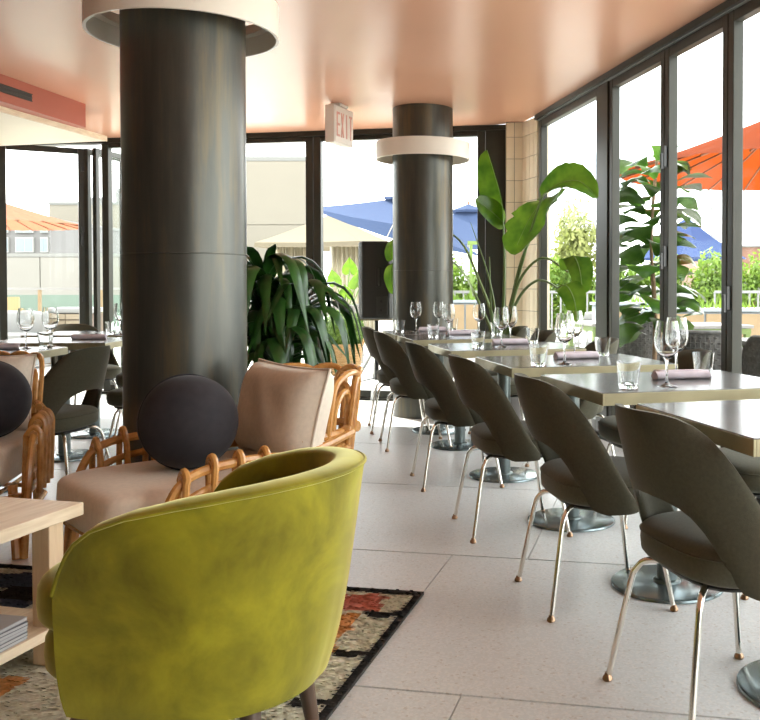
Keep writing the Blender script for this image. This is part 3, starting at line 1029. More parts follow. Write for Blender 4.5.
# ================================================================== lounge
def barrel_chair():
    t = empty('barrel_armchair', (-0.62, 2.05, 0.011), R(168))
    tag(t, 'olive green velvet barrel armchair with its back to the camera', 'armchair')
    a, b, st = 0.338, 0.335, 0.190
    q = [(-a * math.cos(PI / 2 * i / 40), b * math.sin(PI / 2 * i / 40)) for i in range(41)] + [(st * i / 10, b - 0.012 * (i / 10) ** 2) for i in range(1, 11)]
    ln = [0]
    for i in range(1, len(q)): ln.append(ln[-1] + math.dist(q[i], q[i - 1]))
    def plan(s):
        tt = abs(s) * ln[-1]
        for i in range(len(ln) - 1):
            if tt <= ln[i + 1] + 1e-9:
                f = (tt - ln[i]) / (ln[i + 1] - ln[i])
                d = (q[i + 1][0] - q[i][0], q[i + 1][1] - q[i][1]); l = math.hypot(*d)
                sg = 1 if s >= 0 else -1
                return lerp(q[i][0], q[i + 1][0], f), lerp(q[i][1], q[i + 1][1], f) * sg, -d[1] / l, d[0] / l * sg
    def top(s):
        return interp([0, .15, .3, .45, .6, .75, .86, .92, .96, 1.0], [.698, .697, .693, .685, .671, .648, .619, .588, .550, .480], s)
    ns, nt2, th = 72, 12, 0.075
    G, rim = [], []
    for i in range(ns + 1):
        s = -1 + 2 * i / ns
        x, y, nx, ny = plan(s)
        zt, zb = top(abs(s)), 0.222
        ro, ri = [], []
        for j in range(nt2):
            tt = j / (nt2 - 1)
            z = lerp(zb, zt, tt)
            tp = lerp(0.15, 0.05, abs(s))
            fl = (z - 0.70) * tp - 0.022 * (1 - tt) ** 5      # tapers in towards the base
            px, py = x + nx * fl, y + ny * fl
            ro.append((px, py, z))
        # rounded rim
        cx, cy = x + nx * ((zt - .70) * tp - th / 2), y + ny * ((zt - .70) * tp - th / 2)
        for j in range(1, 8):
            an = PI * j / 8
            ro.append((cx + nx * th / 2 * math.cos(an), cy + ny * th / 2 * math.cos(an), zt + 0.013 * math.sin(an)))
        for j in range(nt2):
            tt = j / (nt2 - 1)
            z = lerp(zt, 0.36, tt)
            fl = (z - 0.70) * tp - th
            ri.append((x + nx * fl, y + ny * fl, z))
        row = ro + ri
        row.append(row[0])
        G.append(row)
        f2 = (zt - .70) * tp
        rim.append((x + nx * (f2 + 0.001), y + ny * (f2 + 0.001), zt + 0.002))
    m = MB().grid(G, flip=True)
    k = len(G[0])
    m.add(G[0], [tuple(range(k - 1))]); m.add(G[-1], [tuple(range(k - 2, -1, -1))])
    sh = m.build('back_shell', 'velvet', t, ang=60)
    MB().tube(rim, 0.0042, 6).build('piping', 'velvet', sh)
    # seat: upholstered base and cushion that come forward of the arms
    def pad(z0, z1, grow, name, bulge):
        G = []
        n = 56
        for j in range(13):
            an = -PI / 2 + PI * j / 12
            z = (z0 + z1) / 2 + (z1 - z0) / 2 * math.copysign(abs(math.sin(an)) ** 0.55, math.sin(an))
            k = abs(math.cos(an)) ** 0.45
            row = []
            for i in range(n + 1):
                a2 = 2 * PI * i / n
                ex = 0.60
                x = 0.290 * math.copysign(abs(math.cos(a2)) ** ex, math.cos(a2)) + 0.072
                y = 0.238 * math.copysign(abs(math.sin(a2)) ** ex, math.sin(a2))
                row.append((x * (0.72 + 0.28 * k) * grow if z < z1 - 0.001 and k > 0.3 else x * k, y * k * grow, z))
            G.append(row)
        return MB().grid(G).build(name, 'velvet', t, ang=80)
    pad(0.235, 0.365, 0.98, 'seat_base', 0)
    c = pad(0.345, 0.480, 1.02, 'seat_cushion', 0)
    for sx, sy in ((-1, -1), (-1, 1), (1, -1), (1, 1)):
        MB().tube([(0.17 * sx + 0.03, 0.12 * sy, 0.28), (0.24 * sx + 0.07, 0.165 * sy, 0.0)], [0.026, 0.015], 14).build('leg', 'walnut', t)
    return t
barrel_chair()

def rattan_chair():
    t = empty('rattan_armchair')
    tag(t, 'rattan', 'armchair')
    pr = 0.0125
    def pole(pts, name='cane', r=pr, n=5, sub=None, material='rattan'):
        return MB().tube(spline(pts, n), r, 8).build(name, material, sub or t)
    def bind(p, name='binding', d=(0, 0, 1), r=0.0165, l=0.028):
        d = Vector(d).normalized(); p = Vector(p)
        MB().tube([p - d * l / 2, p - d * l / 4, p + d * l / 4, p + d * l / 2], [r * .93, r, r, r * .93], 8).build(name, 'rattan_bind', t)
    yw = 0.36
    # seat frame ring
    ring = [(0.42, -0.35), (0.42, 0.35), (0.36, 0.38), (-0.30, 0.31), (-0.50, 0.19), (-0.56, 0), (-0.50, -0.19), (-0.30, -0.31), (0.36, -0.38)]
    MB().tube([(x, y, 0.245) for x, y in ring], 0.017, 8, closed=True).build('seat_ring', 'rattan', t)
    MB().tube([(x * .96, y * .96, 0.12) for x, y in ring], 0.012, 8, closed=True).build('lower_ring', 'rattan', t)
    for i in range(7):
        y = -0.27 + 0.09 * i
        pole([(0.35, y, 0.252), (0, y, 0.248), (-0.37, y, 0.252)], 'seat_cane', 0.009, 3)
    for sx, sy in ((1, 1), (1, -1), (-1, 1), (-1, -1)):
        x, y = (0.39, 0.355 * sy) if sx > 0 else (-0.33, 0.25 * sy)
        pole([(x * .97, y * .97, 0.30), (x, y, 0.12), (x * 1.04, y * 1.03, 0.0)], 'leg', 0.019, 3)
        bind((x, y, 0.245), r=0.026, l=0.04)
    # arm rails: sweep up from the front leg, run back and across
    for sy in (1, -1):
        pole([(0.40, 0.39 * sy, 0.0), (0.385, 0.40 * sy, 0.22), (0.345, 0.405 * sy, 0.40), (0.26, 0.40 * sy, 0.498), (0.05, 0.378 * sy, 0.522), (-0.2, 0.335 * sy, 0.508), (-0.48, 0.215 * sy, 0.54)], 'arm_rail', 0.016)
        pole([(0.36, 0.385 * sy, 0.245), (0.32, 0.39 * sy, 0.36), (0.23, 0.385 * sy, 0.435), (0.04, 0.365 * sy, 0.462), (-0.2, 0.32 * sy, 0.452), (-0.47, 0.205 * sy, 0.48)], 'lower_arm_rail', 0.0135)
        pole([(0.36, 0.40 * sy, 0.335), (0.0, 0.375 * sy, 0.345), (-0.28, 0.30 * sy, 0.35)], 'side_rail', 0.011)
        for x in (0.285, 0.185, 0.085, -0.015):
            z = 0.525 if x < 0.25 else 0.492
            y0 = 0.376 + 0.10 * x
            pole([(x + .01, (y0 + .020) * sy, 0.245), (x + .005, (y0 + .026) * sy, 0.46), (x, (y0 + .024) * sy, z), (x, y0 * sy, z + 0.028), (x, (y0 - .026) * sy, z), (x - .004, (y0 - .034) * sy, 0.46), (x - .008, (y0 - .042) * sy, 0.245)], 'arm_hoop', 0.0125)
            bind((x, y0 * sy, z - 0.004), d=(1, 0, 0), r=0.020, l=0.026)
    # back: rails across and overlapping tall hoops
    def arc(phi, r=1.0): return (-0.55 * r * math.cos(phi), 0.300 * r * math.sin(phi))
    for z, k, rr in ((0.545, 1.05, 0.016), (0.485, 1.03, 0.0135)):
        pts = [(*arc(R(a), k + 0.10 * (z - .5)), z) for a in range(-74, 75, 12)]
        pole(pts, 'back_rail', rr, 2)
    n = 5
    for i in range(n):
        c = R(-40 + 80 * i / (n - 1))
        for w, zt, o in ((R(15), 0.775, 0.02), (R(8.5), 0.70, -0.022)):
            P = []
            for f, z in ((-1, 0.245), (-1, 0.42), (-1.0, 0.58), (-0.92, zt - 0.055), (-0.5, zt - 0.010), (0, zt), (0.5, zt - 0.010), (0.92, zt - 0.055), (1.0, 0.58), (1, 0.42), (1, 0.245)):
                x, y = arc(c + w * f, 1.0 + (o + 0.24 * max(0, z - 0.30)))
                P.append((x, y, z))
            pole(P, 'back_hoop', 0.0125, 3)
        x, y = arc(c, 1.09)
        bind((x, y, 0.545), d=(-math.sin(c), math.cos(c) * .87, 0), r=0.024, l=0.03)
    # cushions
    MB().cushion((0.90, 0.60, 0.185), 0.34, 0.30, (0.045, 0, 0.355), 56, 16).build('seat_cushion', 'linen', t, ang=80)
    return t

def back_pillow(loc, rz, tilt, w=0.62, h=0.375, d=0.23):
    t = empty('back_cushion', loc, rz)
    m = MB()
    nu, nv = 26, 22
    F_, B_ = [], []
    for i in range(nu + 1):
        u = -1 + 2 * i / nu
        rf, rb = [], []
        for j in range(nv + 1):
            v = -1 + 2 * j / nv
            y = u * w / 2 * (1 - 0.05 * (1 - v * v)) ; z = v * h / 2 * (1 - 0.06 * (1 - u * u))
            th = d / 2 * ((1 - u ** 4) * (1 - v ** 4)) ** 0.5
            wr = 0.006 * math.sin(9 * u + 4 * v) * (1 - u * u) * (1 - v * v)
            rf.append((th + wr, y, z + h / 2)); rb.append((-th * 0.8, y, z + h / 2))
        F_.append(rf); B_.append(rb)
    m.grid(F_); m.grid(B_, flip=True)
    o = m.build('cover', 'linen', t, ang=85)
    loop = [F_[i][0] for i in range(nu + 1)] + [F_[nu][j] for j in range(1, nv + 1)] + [F_[i][nv] for i in range(nu - 1, -1, -1)] + [F_[0][j] for j in range(nv - 1, 0, -1)]
    w_ = MB().tube([(p_[0] + 0.006, p_[1], p_[2]) for p_ in loop], 0.0055, 6, closed=True).build('piping', 'linen', t)
    for x in (o, w_):
        x.rotation_euler = (0, tilt, 0)
    return t

rat_p = rattan_chair()
rat2 = copy_tree(rat_p)
GR = 'rattan lounge armchairs'
f1 = math.atan2(-0.67, -0.74)
rat_p.location = (-1.03, 3.36, 0); rat_p.rotation_euler = (0, 0, f1)
tag(rat_p, 'rattan armchair with cream seat cushion between the green armchair and the large column', 'armchair', GR)
rat2.location = (-2.36, 3.97, 0); rat2.rotation_euler = (0, 0, R(-78))
tag(rat2, 'rattan armchair at the left picture edge behind the oak coffee table', 'armchair', GR)
pf = Vector((math.cos(f1), math.sin(f1), 0)); pl = Vector((-pf.y, pf.x, 0))
p = Vector((-1.03, 3.36, 0.440)) - pf * 0.235 + pl * 0.03
tag(back_pillow(p, f1 - R(4), R(-14)), 'large cream linen back cushion leaning in the rattan armchair near the column', 'cushion', 'cream back cushions')
p2 = Vector((-2.37, 4.13, 0.440))
tag(back_pillow(p2, R(-78), R(-16), w=0.5, h=0.36), 'cream linen back cushion in the rattan armchair at the left picture edge', 'cushion', 'cream back cushions')
def ball(loc, label):
    t = empty('ball_pillow', loc)
    tag(t, label, 'pillow', 'round charcoal pillows')
    MB().lathe([(0.178 * math.sin(PI * i / 28) ** 0.96, -0.170 * math.cos(PI * i / 28)) for i in range(29)], 40).build('cover', 'charcoal', t, ang=80)
    MB().tube([(0.1775 * math.cos(a), 0.1775 * math.sin(a) * .98, 0.0) for a in [2 * PI * k / 48 for k in range(48)]], 0.003, 5, closed=True).build('seam', 'charcoal', t).rotation_euler = (R(80), R(8), R(35))
ball((-1.095, 3.29, 0.616), 'round charcoal velvet pillow in front of the large column')
ball((-2.20, 3.95, 0.616), 'round charcoal velvet pillow at the left picture edge')

# coffee table
ct = empty('coffee_table', (-1.215, 2.699, 0.011), R(166))
tag(ct, 'pale oak coffee table with a lower shelf at the left edge', 'coffee table')
# local +x runs left along the far edge, local +y towards the camera side
TWx, TWy = 1.05, 0.62
MB().box((TWx / 2, TWy / 2, 0.432), (TWx, TWy, 0.038)).build('tabletop', 'oak', ct, smooth=False, bevel=0.003)
for x in (0.045, TWx - 0.045):
    for y in (0.10, TWy - 0.10):
        MB().box((x, y, 0.207), (0.06, 0.06, 0.412)).build('leg', 'oak_leg', ct, smooth=False, bevel=0.003)
MB().box((TWx / 2, TWy / 2, 0.100), (TWx - 0.02, TWy - 0.02, 0.030)).build('shelf', 'oak', ct, smooth=False, bevel=0.003)
mag_mats = ['magazine', 'magazine2', 'magazine', 'magazine', 'magazine2', 'magazine']
mq = Vector((math.cos(ct.rotation_euler.z), math.sin(ct.rotation_euler.z), 0)); mr = Vector((-mq.y, mq.x, 0))
mc = Vector((-1.215, 2.699, 0.115)) + mq * 0.125 + mr * 0.350
for i in range(6):
    t = empty('magazine', (mc.x, mc.y, 0.126 + 0.0102 * i), ct.rotation_euler.z + R(random.uniform(-3, 3)))
    tag(t, '%s grey magazine, %s of the stack on the coffee table shelf' % (('dark' if mag_mats[i] == 'magazine2' else 'light'), ['lowest', 'second lowest', 'third lowest', 'third from the top', 'second from the top', 'topmost'][i]), 'magazine', 'stacked magazines')
    MB().box((0, 0, 0.005), (0.212, 0.272, 0.0076)).build('pages', 'paper', t, smooth=False)
    for z in (0.0006, 0.0094):
        MB().box((0, 0, z), (0.215, 0.275, 0.0011)).build('cover', mag_mats[i], t, smooth=False)

# rug: backing plus a shaggy pile of individual tufts
rug = empty('shag_rug', (-0.227, 3.225, 0), R(-10.9))
tag(rug, 'cream shag rug with black edge lines and red, orange and blue blocks', 'rug')
RW, RLn = 2.15, 2.9
def rug_col(x, y):
    # x from the right edge leftwards, y from the far edge towards the camera
    wob = 0.012 * math.sin(y * 37) + 0.010 * math.sin(x * 41 + 1)
    if x < 0.030 or y < 0.040: return 1
    yy, xx = y + wob, x + wob
    band = [(0.04, 0.26), (0.26, 0.59), (0.59, 0.92), (0.92, 1.25), (1.25, 1.6), (1.6, 1.95), (1.95, 2.3), (2.3, 2.9)]
    for i, (a, b) in enumerate(band):
        if a <= yy < b:
            if b - yy < 0.035 and (xx < 0.15 or int(xx / 0.19) % 4 == 3): return 1
            if i == 0:
                if 0.10 < xx < 0.42 and a + 0.035 < yy < b - 0.02: return 2
                if 0.80 < xx < 1.15: return 3
                if 1.25 < xx < 1.72 and yy > a + 0.05: return 4
                if 1.72 < xx < 1.9: return 5
            if i == 1:
                if 0.15 < xx < 0.55: return 3
                if 0.9 < xx < 1.2: return 5
                if 1.3 < xx < 1.5: return 1 if (yy - a) < 0.1 else 4
            if i == 2:
                if 0.55 < xx < 0.8: return 2
                if 1.4 < xx < 1.8: return 5
            if i == 3 and 0.9 < xx < 1.3: return 3
            if i == 4 and 0.3 < xx < 0.7: return 4
            return 0
    return 0
RM = ['rug_cream', 'rug_dark', 'rug_red', 'rug_orange', 'rug_blue', 'rug_pink']
m = MB()
m.cur = 1
m.box((-RW / 2, -RLn / 2, 0.0055), (RW, RLn, 0.0105))
cell = 0.025
for j in range(int(RLn / cell)):
    for i in range(int(RW / cell)):
        m.cur = rug_col((i + .5) * cell, (j + .5) * cell)
        x, y = -i * cell, -j * cell
        m.add([(x, y, 0.011), (x - cell, y, 0.011), (x - cell, y - cell, 0.011), (x, y - cell, 0.011)], [(3, 2, 1, 0)])
m.build('backing', RM, rug, smooth=False)
m = MB()
rnd = random.Random(3)
step = 0.0105
for j in range(int(RLn / step)):
    y0 = j * step
    for i in range(int(RW / step)):
        if y0 > 1.75 and rnd.random() < 0.6: continue
        x, y = (i + rnd.random()) * step, y0 + rnd.random() * step
        c = rug_col(x, y)
        hgt = rnd.uniform(0.003, 0.008)
        lx, ly = rnd.uniform(-.008, .008), rnd.uniform(-.022, -.008)
        w = rnd.uniform(0.004, 0.0065)
        k = len(m.v)
        m.v += [(-x - w, -y, 0.0105), (-x + w, -y, 0.0105), (-x + lx + w, -y + ly, 0.0105 + hgt), (-x + lx - w, -y + ly, 0.0105 + hgt)]
        m.f.append((k, k + 1, k + 2, k + 3)); m.m.append(c)
po = m.build('pile', RM, rug, smooth=False)
po['kind'] = 'stuff'

# ================================================================== exit sign, speaker
ex = empty('exit_sign', (-1.245, 7.62, H))
tag(ex, 'cream boxed exit sign hanging from the coral ceiling', 'exit sign')
ea = R(73)                                   # the lettered face looks towards the right
MB().box((0, 0, -0.012), (0.16, 0.09, 0.024), rz=ea).build('canopy', 'signbox', ex, smooth=False, bevel=0.004)
MB().box((0, 0, -0.185), (0.36, 0.085, 0.31), rz=ea).build('housing', 'signbox', ex, smooth=False, bevel=0.006)
nface = Vector((math.sin(ea), -math.cos(ea), 0)); along = Vector((math.cos(ea), math.sin(ea), 0))
MB().box(nface * 0.044 + Vector((0, 0, -0.185)), (0.335, 0.006, 0.285), rz=ea).build('face_panel', 'signface', ex, smooth=False)
def letter(ch, x0, w=0.056, h=0.20, z0=-0.285):
    m = MB()
    t = 0.017
    def bar(x, z, sx, sz, rot=0.0):
        q = Matrix.Rotation(ea, 3, 'Z') @ Matrix.Rotation(rot, 3, 'Y')
        m.box(nface * 0.0475 + along * (x0 + x) + Vector((0, 0, z0 + z)), (sx, 0.006, sz), rot=q)
    if ch == 'E':
        bar(t / 2, h / 2, t, h)
        for z in (t / 2, h / 2, h - t / 2): bar(w / 2, z, w, t)
    if ch == 'X':
        for sgn in (1, -1): bar(w / 2, h / 2, t, h * 1.02, sgn * math.atan2(w - t, h))
    if ch == 'I': bar(w / 2, h / 2, t, h)
    if ch == 'T':
        bar(w / 2, h / 2, t, h); bar(w / 2, h - t / 2, w, t)
    m.build('letter', 'signred', ex, smooth=False)
for i, ch in enumerate('EXIT'):
    letter(ch, -0.145 + i * 0.078)

sp = empty('loudspeaker', (-1.02, 8.32, 0), R(4))
tag(sp, 'black loudspeaker on a stand beside the far column', 'loudspeaker')
wf_, wb_, dp = 0.36, 0.24, 0.36
pl_ = [(-wf_ / 2, dp / 2), (wf_ / 2, dp / 2), (wb_ / 2 + 0.03, -dp / 2 + 0.06), (wb_ / 2, -dp / 2), (-wb_ / 2, -dp / 2), (-wb_ / 2 - 0.03, -dp / 2 + 0.06)]
MB().prism(pl_, 0.82, 1.525).build('cabinet', 'speaker', sp, smooth=False, bevel=0.012)
MB().box((0, dp / 2 + 0.006, 1.17), (wf_ - 0.03, 0.012, 0.66)).build('grille', 'grille', sp, smooth=False)
MB().box((0.03, -dp / 2 - 0.004, 1.20), (0.055, 0.014, 0.18)).build('handle_recess', 'black', sp, smooth=False, bevel=0.004)
MB().tube(spline([(0.03, -dp / 2 - 0.01, 1.13), (0.03, -dp / 2 - 0.03, 1.15), (0.03, -dp / 2 - 0.03, 1.25), (0.03, -dp / 2 - 0.01, 1.27)], 4), 0.008, 8).build('handle', 'grille', sp)
MB().box((0.06, -dp / 2 - 0.004, 0.94), (0.10, 0.012, 0.17)).build('connector_plate', 'grille', sp, smooth=False, bevel=0.003)
for z in (0.90, 0.98):
    MB().cyl((0.05, -dp / 2 - 0.009, z), (0.05, -dp / 2 - 0.016, z), 0.012, n=12).build('socket', 'black', sp)
MB().cyl((0, 0, 0.25), (0, 0, 0.82), 0.019, n=16).build('pole', 'black', sp)
MB().box((0, 0, 0.812), (0.30, 0.26, 0.016)).build('support_plate', 'zinc_edge', sp, smooth=False)
for k in range(3):
    a = R(100 + 120 * k)
    MB().beam((0.02 * math.cos(a), 0.02 * math.sin(a), 0.55), (0.42 * math.cos(a), 0.42 * math.sin(a), 0.012), 0.022, 0.022).build('tripod_leg', 'alu', sp, smooth=False)
    MB().beam((0.02 * math.cos(a), 0.02 * math.sin(a), 0.27), (0.25 * math.cos(a), 0.25 * math.sin(a), 0.24), 0.016, 0.008).build('brace', 'black', sp, smooth=False)

# ================================================================== plants
def blade_mesh(P, side, width, fold=0.25, prof=None, ragged=0.0, seed=1, nc=3, cup=0.0):
    # leaf surface along the centre line P; side = list of side vectors
    rn = random.Random(seed)
    n = len(P)
    m = MB()
    prof = prof or (lambda t: math.sin(PI * min(1, t * 0.93 + 0.07)) ** 0.75)
    G = []
    for i in range(n):
        t = i / (n - 1)
        w = width / 2 * prof(t)
        s = Vector(side[i]).normalized()
        a = Vector(P[max(0, i - 1)]); b = Vector(P[min(n - 1, i + 1)])
        d = (b - a).normalized()
        nr = s.cross(d).normalized()
        row = []
        for k in range(-nc, nc + 1):
            f = k / nc
            ww = w * (1 - ragged * rn.random() * (abs(f) > 0.99))
            row.append(Vector(P[i]) + s * (ww * f) + nr * (fold * w * abs(f) - cup * w * f * f))
        G.append(row)
    m.grid(G)
    return m

def strap_leaf(length, width, e0, e1, seed, twist=0.0):
    # arching strap leaf growing along +x from the origin
    n = 12
    P, Sd = [Vector((0, 0, 0))], []
    for i in range(n):
        t = i / n
        e = lerp(e0, e1, smooth(0.02, 0.68, t))
        P.append(P[-1] + Vector((math.cos(e), 0, math.sin(e))) * (length / n))
    for i in range(n + 1):
        a = twist * i / n
        Sd.append(Vector((math.sin(a) * 0.3, math.cos(a), math.sin(a))))
    pf_ = lambda t: (0.5 + 0.5 * smooth(0, 0.25, t)) * (1 - max(0, (t - 0.40) / 0.60) ** 1.5 * 0.97)
    return blade_mesh(P, Sd, width, 0.22, pf_, nc=2, seed=seed)

dr = empty('dracaena', (-1.20, 5.05, 0))
tag(dr, 'dark green dracaena with drooping strap leaves behind the cream cushion', 'potted plant')
MB().lathe([(0.0001, 0.0), (0.15, 0.0), (0.17, 0.02), (0.20, 0.36), (0.205, 0.38), (0.185, 0.38), (0.18, 0.34)], 32).build('pot', 'pot', dr)
MB().lathe([(0.0001, 0.345), (0.182, 0.34)], 24).build('soil', 'soil', dr)
lv = [strap_leaf(L_, w_, R(a), R(b), i, tw).mesh('leaf', 'drac', True, 60) for i, (L_, w_, a, b, tw) in enumerate(
    [(0.70, 0.070, 72, -78, 0.5), (0.72, 0.076, 60, -84, -0.6), (0.60, 0.064, 78, -50, 0.7), (0.64, 0.072, 45, -86, 0.4), (0.78, 0.078, 66, -82, -0.4), (0.50, 0.060, 84, 0, 0.4)])]
rn = random.Random(11)
canes = [((-0.05, 0.0), 1.06, 32), ((0.10, 0.03), 0.92, 34), ((0.02, -0.07), 0.70, 28), ((-0.12, 0.06), 0.82, 22)]
for (cx, cy), zt_, n in canes:
    MB().tube(spline([(cx * .5, cy * .5, 0.33), (cx * .8, cy * .8, zt_ * .6), (cx, cy, zt_ + 0.06)], 5), 0.016, 8).build('cane', 'bark', dr)
    for i in range(n):
        a = i * 2.39996 + rn.uniform(-.3, .3)
        f = i / n
        kind = 5 if i >= n - 2 else rn.choice([0, 1, 3, 4, 4, 1] if f < .6 else [0, 2, 4, 0, 2])
        put('leaf', lv[kind], dr, (cx + 0.012 * math.cos(a), cy + 0.012 * math.sin(a), zt_ - 0.10 + 0.16 * f), (rn.uniform(-.2, .2), rn.uniform(-.18, .12), a), (rn.uniform(.85, 1.12),) * 3)

# strelitzia: long petioles and paddle leaves, in a pot behind the far tables
st = empty('strelitzia', (0.10, 7.30, 0))
tag(st, 'bird of paradise plant with tall paddle leaves in front of the tiled corner', 'potted plant')
MB().lathe([(0.0001, 0.0), (0.17, 0.0), (0.185, 0.02), (0.22, 0.40), (0.225, 0.42), (0.205, 0.42), (0.20, 0.38)], 32).build('pot', 'pot', st)
MB().lathe([(0.0001, 0.385), (0.202, 0.38)], 24).build('soil', 'soil', st)
O = Vector((0.10, 7.30, 0))
def petiole(pts, r0=0.017, r1=0.007):
    P = spline([Vector(p) - O for p in pts], 6)
    n = len(P)
    return MB().tube(P, [lerp(r0, r1, i / (n - 1)) for i in range(n)], 8).build('petiole', 'strel_stem', st)
def paddle(pts, side, width, par, fold=0.3, ragged=0.0, seed=1, cup=0.0, matn='strel'):
    P = spline([Vector(p) - O for p in pts], 6)
    n = len(P)
    if isinstance(side[0], (tuple, list)):
        s0, s1 = Vector(side[0]), Vector(side[1])
        Sd = [s0.lerp(s1, i / (n - 1)) for i in range(n)]
    else:
        Sd = [Vector(side)] * n
    o = blade_mesh(P, Sd, width, fold, lambda t: 0.10 + 0.90 * math.sin(PI * min(1, 0.06 + 0.94 * t)) ** 0.62, ragged, seed, 3, cup).build('leaf', matn, par, ang=70)
    MB().tube([p for p in P[:-2]], [lerp(0.006, 0.002, i / (n - 2)) for i in range(n - 2)], 6).build('midrib', 'strel_stem', o)
    return o
b0 = (0.10, 7.30, 0.36)
q = petiole([b0, (0.13, 7.29, 0.9), (0.140, 7.27, 1.30), (0.130, 7.25, 1.64)])
paddle([(0.130, 7.25, 1.60), (0.115, 7.23, 1.80), (0.06, 7.2, 2.0), (0.0, 7.18, 2.2)], (0.55, -0.75, 0.1), 0.26, q, 0.75, seed=2)
paddle([(0.135, 7.25, 1.62), (0.05, 7.18, 1.70), (-0.09, 7.12, 1.80)], (0.3, 0.3, 1.0), 0.20, q, 0.15, seed=3)
q = petiole([b0, (0.17, 7.22, 0.85), (0.28, 7.10, 1.34), (0.44, 6.98, 1.68), (0.54, 6.90, 1.78)])
paddle([(0.54, 6.90, 1.79), (0.44, 6.90, 1.78), (0.32, 6.92, 1.62), (0.20, 6.95, 1.36)], ((0.4, -0.75, 0.3), (0.75, -0.35, -0.15)), 0.46, q, 0.12, ragged=0.35, seed=4, cup=0.25)
q = petiole([b0, (0.15, 7.2, 0.8), (0.26, 7.02, 1.25), (0.36, 6.86, 1.62), (0.42, 6.70, 1.80)])
paddle([(0.40, 6.72, 1.78), (0.52, 6.58, 1.86), (0.66, 6.45, 1.865), (0.78, 6.36, 1.74)], ((0.25, 0.35, 0.9), (0.5, 0.3, 0.7)), 0.25, q, -0.15, ragged=0.15, seed=5, cup=0.4)
q = petiole([b0, (0.16, 7.2, 0.75), (0.25, 7.02, 1.15), (0.42, 6.85, 1.33), (0.60, 6.66, 1.22)])
paddle([(0.60, 6.66, 1.24), (0.63, 6.60, 1.34), (0.67, 6.52, 1.24), (0.69, 6.48, 1.06)], ((0.7, -0.5, 0.1), (0.8, -0.4, 0)), 0.22, q, 0.2, seed=6)
q = petiole([b0, (0.15, 7.1, 0.72), (0.24, 6.9, 1.02), (0.38, 6.7, 1.16), (0.52, 6.52, 1.10)])
paddle([(0.52, 6.52, 1.11), (0.57, 6.46, 1.12), (0.62, 6.40, 1.02), (0.64, 6.37, 0.86)], ((0.6, -0.3, 0.5), (0.8, -0.3, 0)), 0.19, q, 0.2, seed=7)
q = petiole([b0, (0.06, 7.40, 0.8), (-0.06, 7.65, 1.15), (-0.24, 8.0, 1.52), (-0.52, 8.16, 1.66), (-0.76, 8.06, 1.58)], r1=0.005)
paddle([(-0.76, 8.06, 1.58), (-0.82, 8.03, 1.55), (-0.855, 8.01, 1.45), (-0.86, 8.0, 1.34)], (0.75, -0.3, 0.3), 0.17, q, 0.2, seed=8)
q = petiole([b0, (0.04, 7.40, 0.72), (-0.08, 7.65, 1.0), (-0.26, 8.0, 1.30), (-0.54, 8.16, 1.42), (-0.76, 8.05, 1.36)], r1=0.005)
paddle([(-0.76, 8.05, 1.36), (-0.82, 8.02, 1.34), (-0.85, 8.0, 1.22), (-0.83, 8.0, 1.05)], (0.75, -0.3, 0.3), 0.20, q, 0.2, seed=9)
petiole([b0, (0.07, 7.2, 0.85), (0.01, 7.16, 1.2), (-0.13, 7.12, 1.62)], 0.016, 0.002)
petiole([b0, (0.05, 7.2, 0.7), (0.03, 7.18, 1.0), (0.02, 7.16, 1.35)], 0.016, 0.003)


# ================================================================== outside
tag(MB().box((0, 9.0, -0.17), (60, 40, 0.30)).build('terrace', 'terrace', smooth=False), 'pale paved roof terrace outside the windows', kind='structure')
tag(MB().box((0, 120, -8.2), (400, 240, 0.4)).build('ground', 'stone', smooth=False), 'street level far below the terrace', kind='structure')

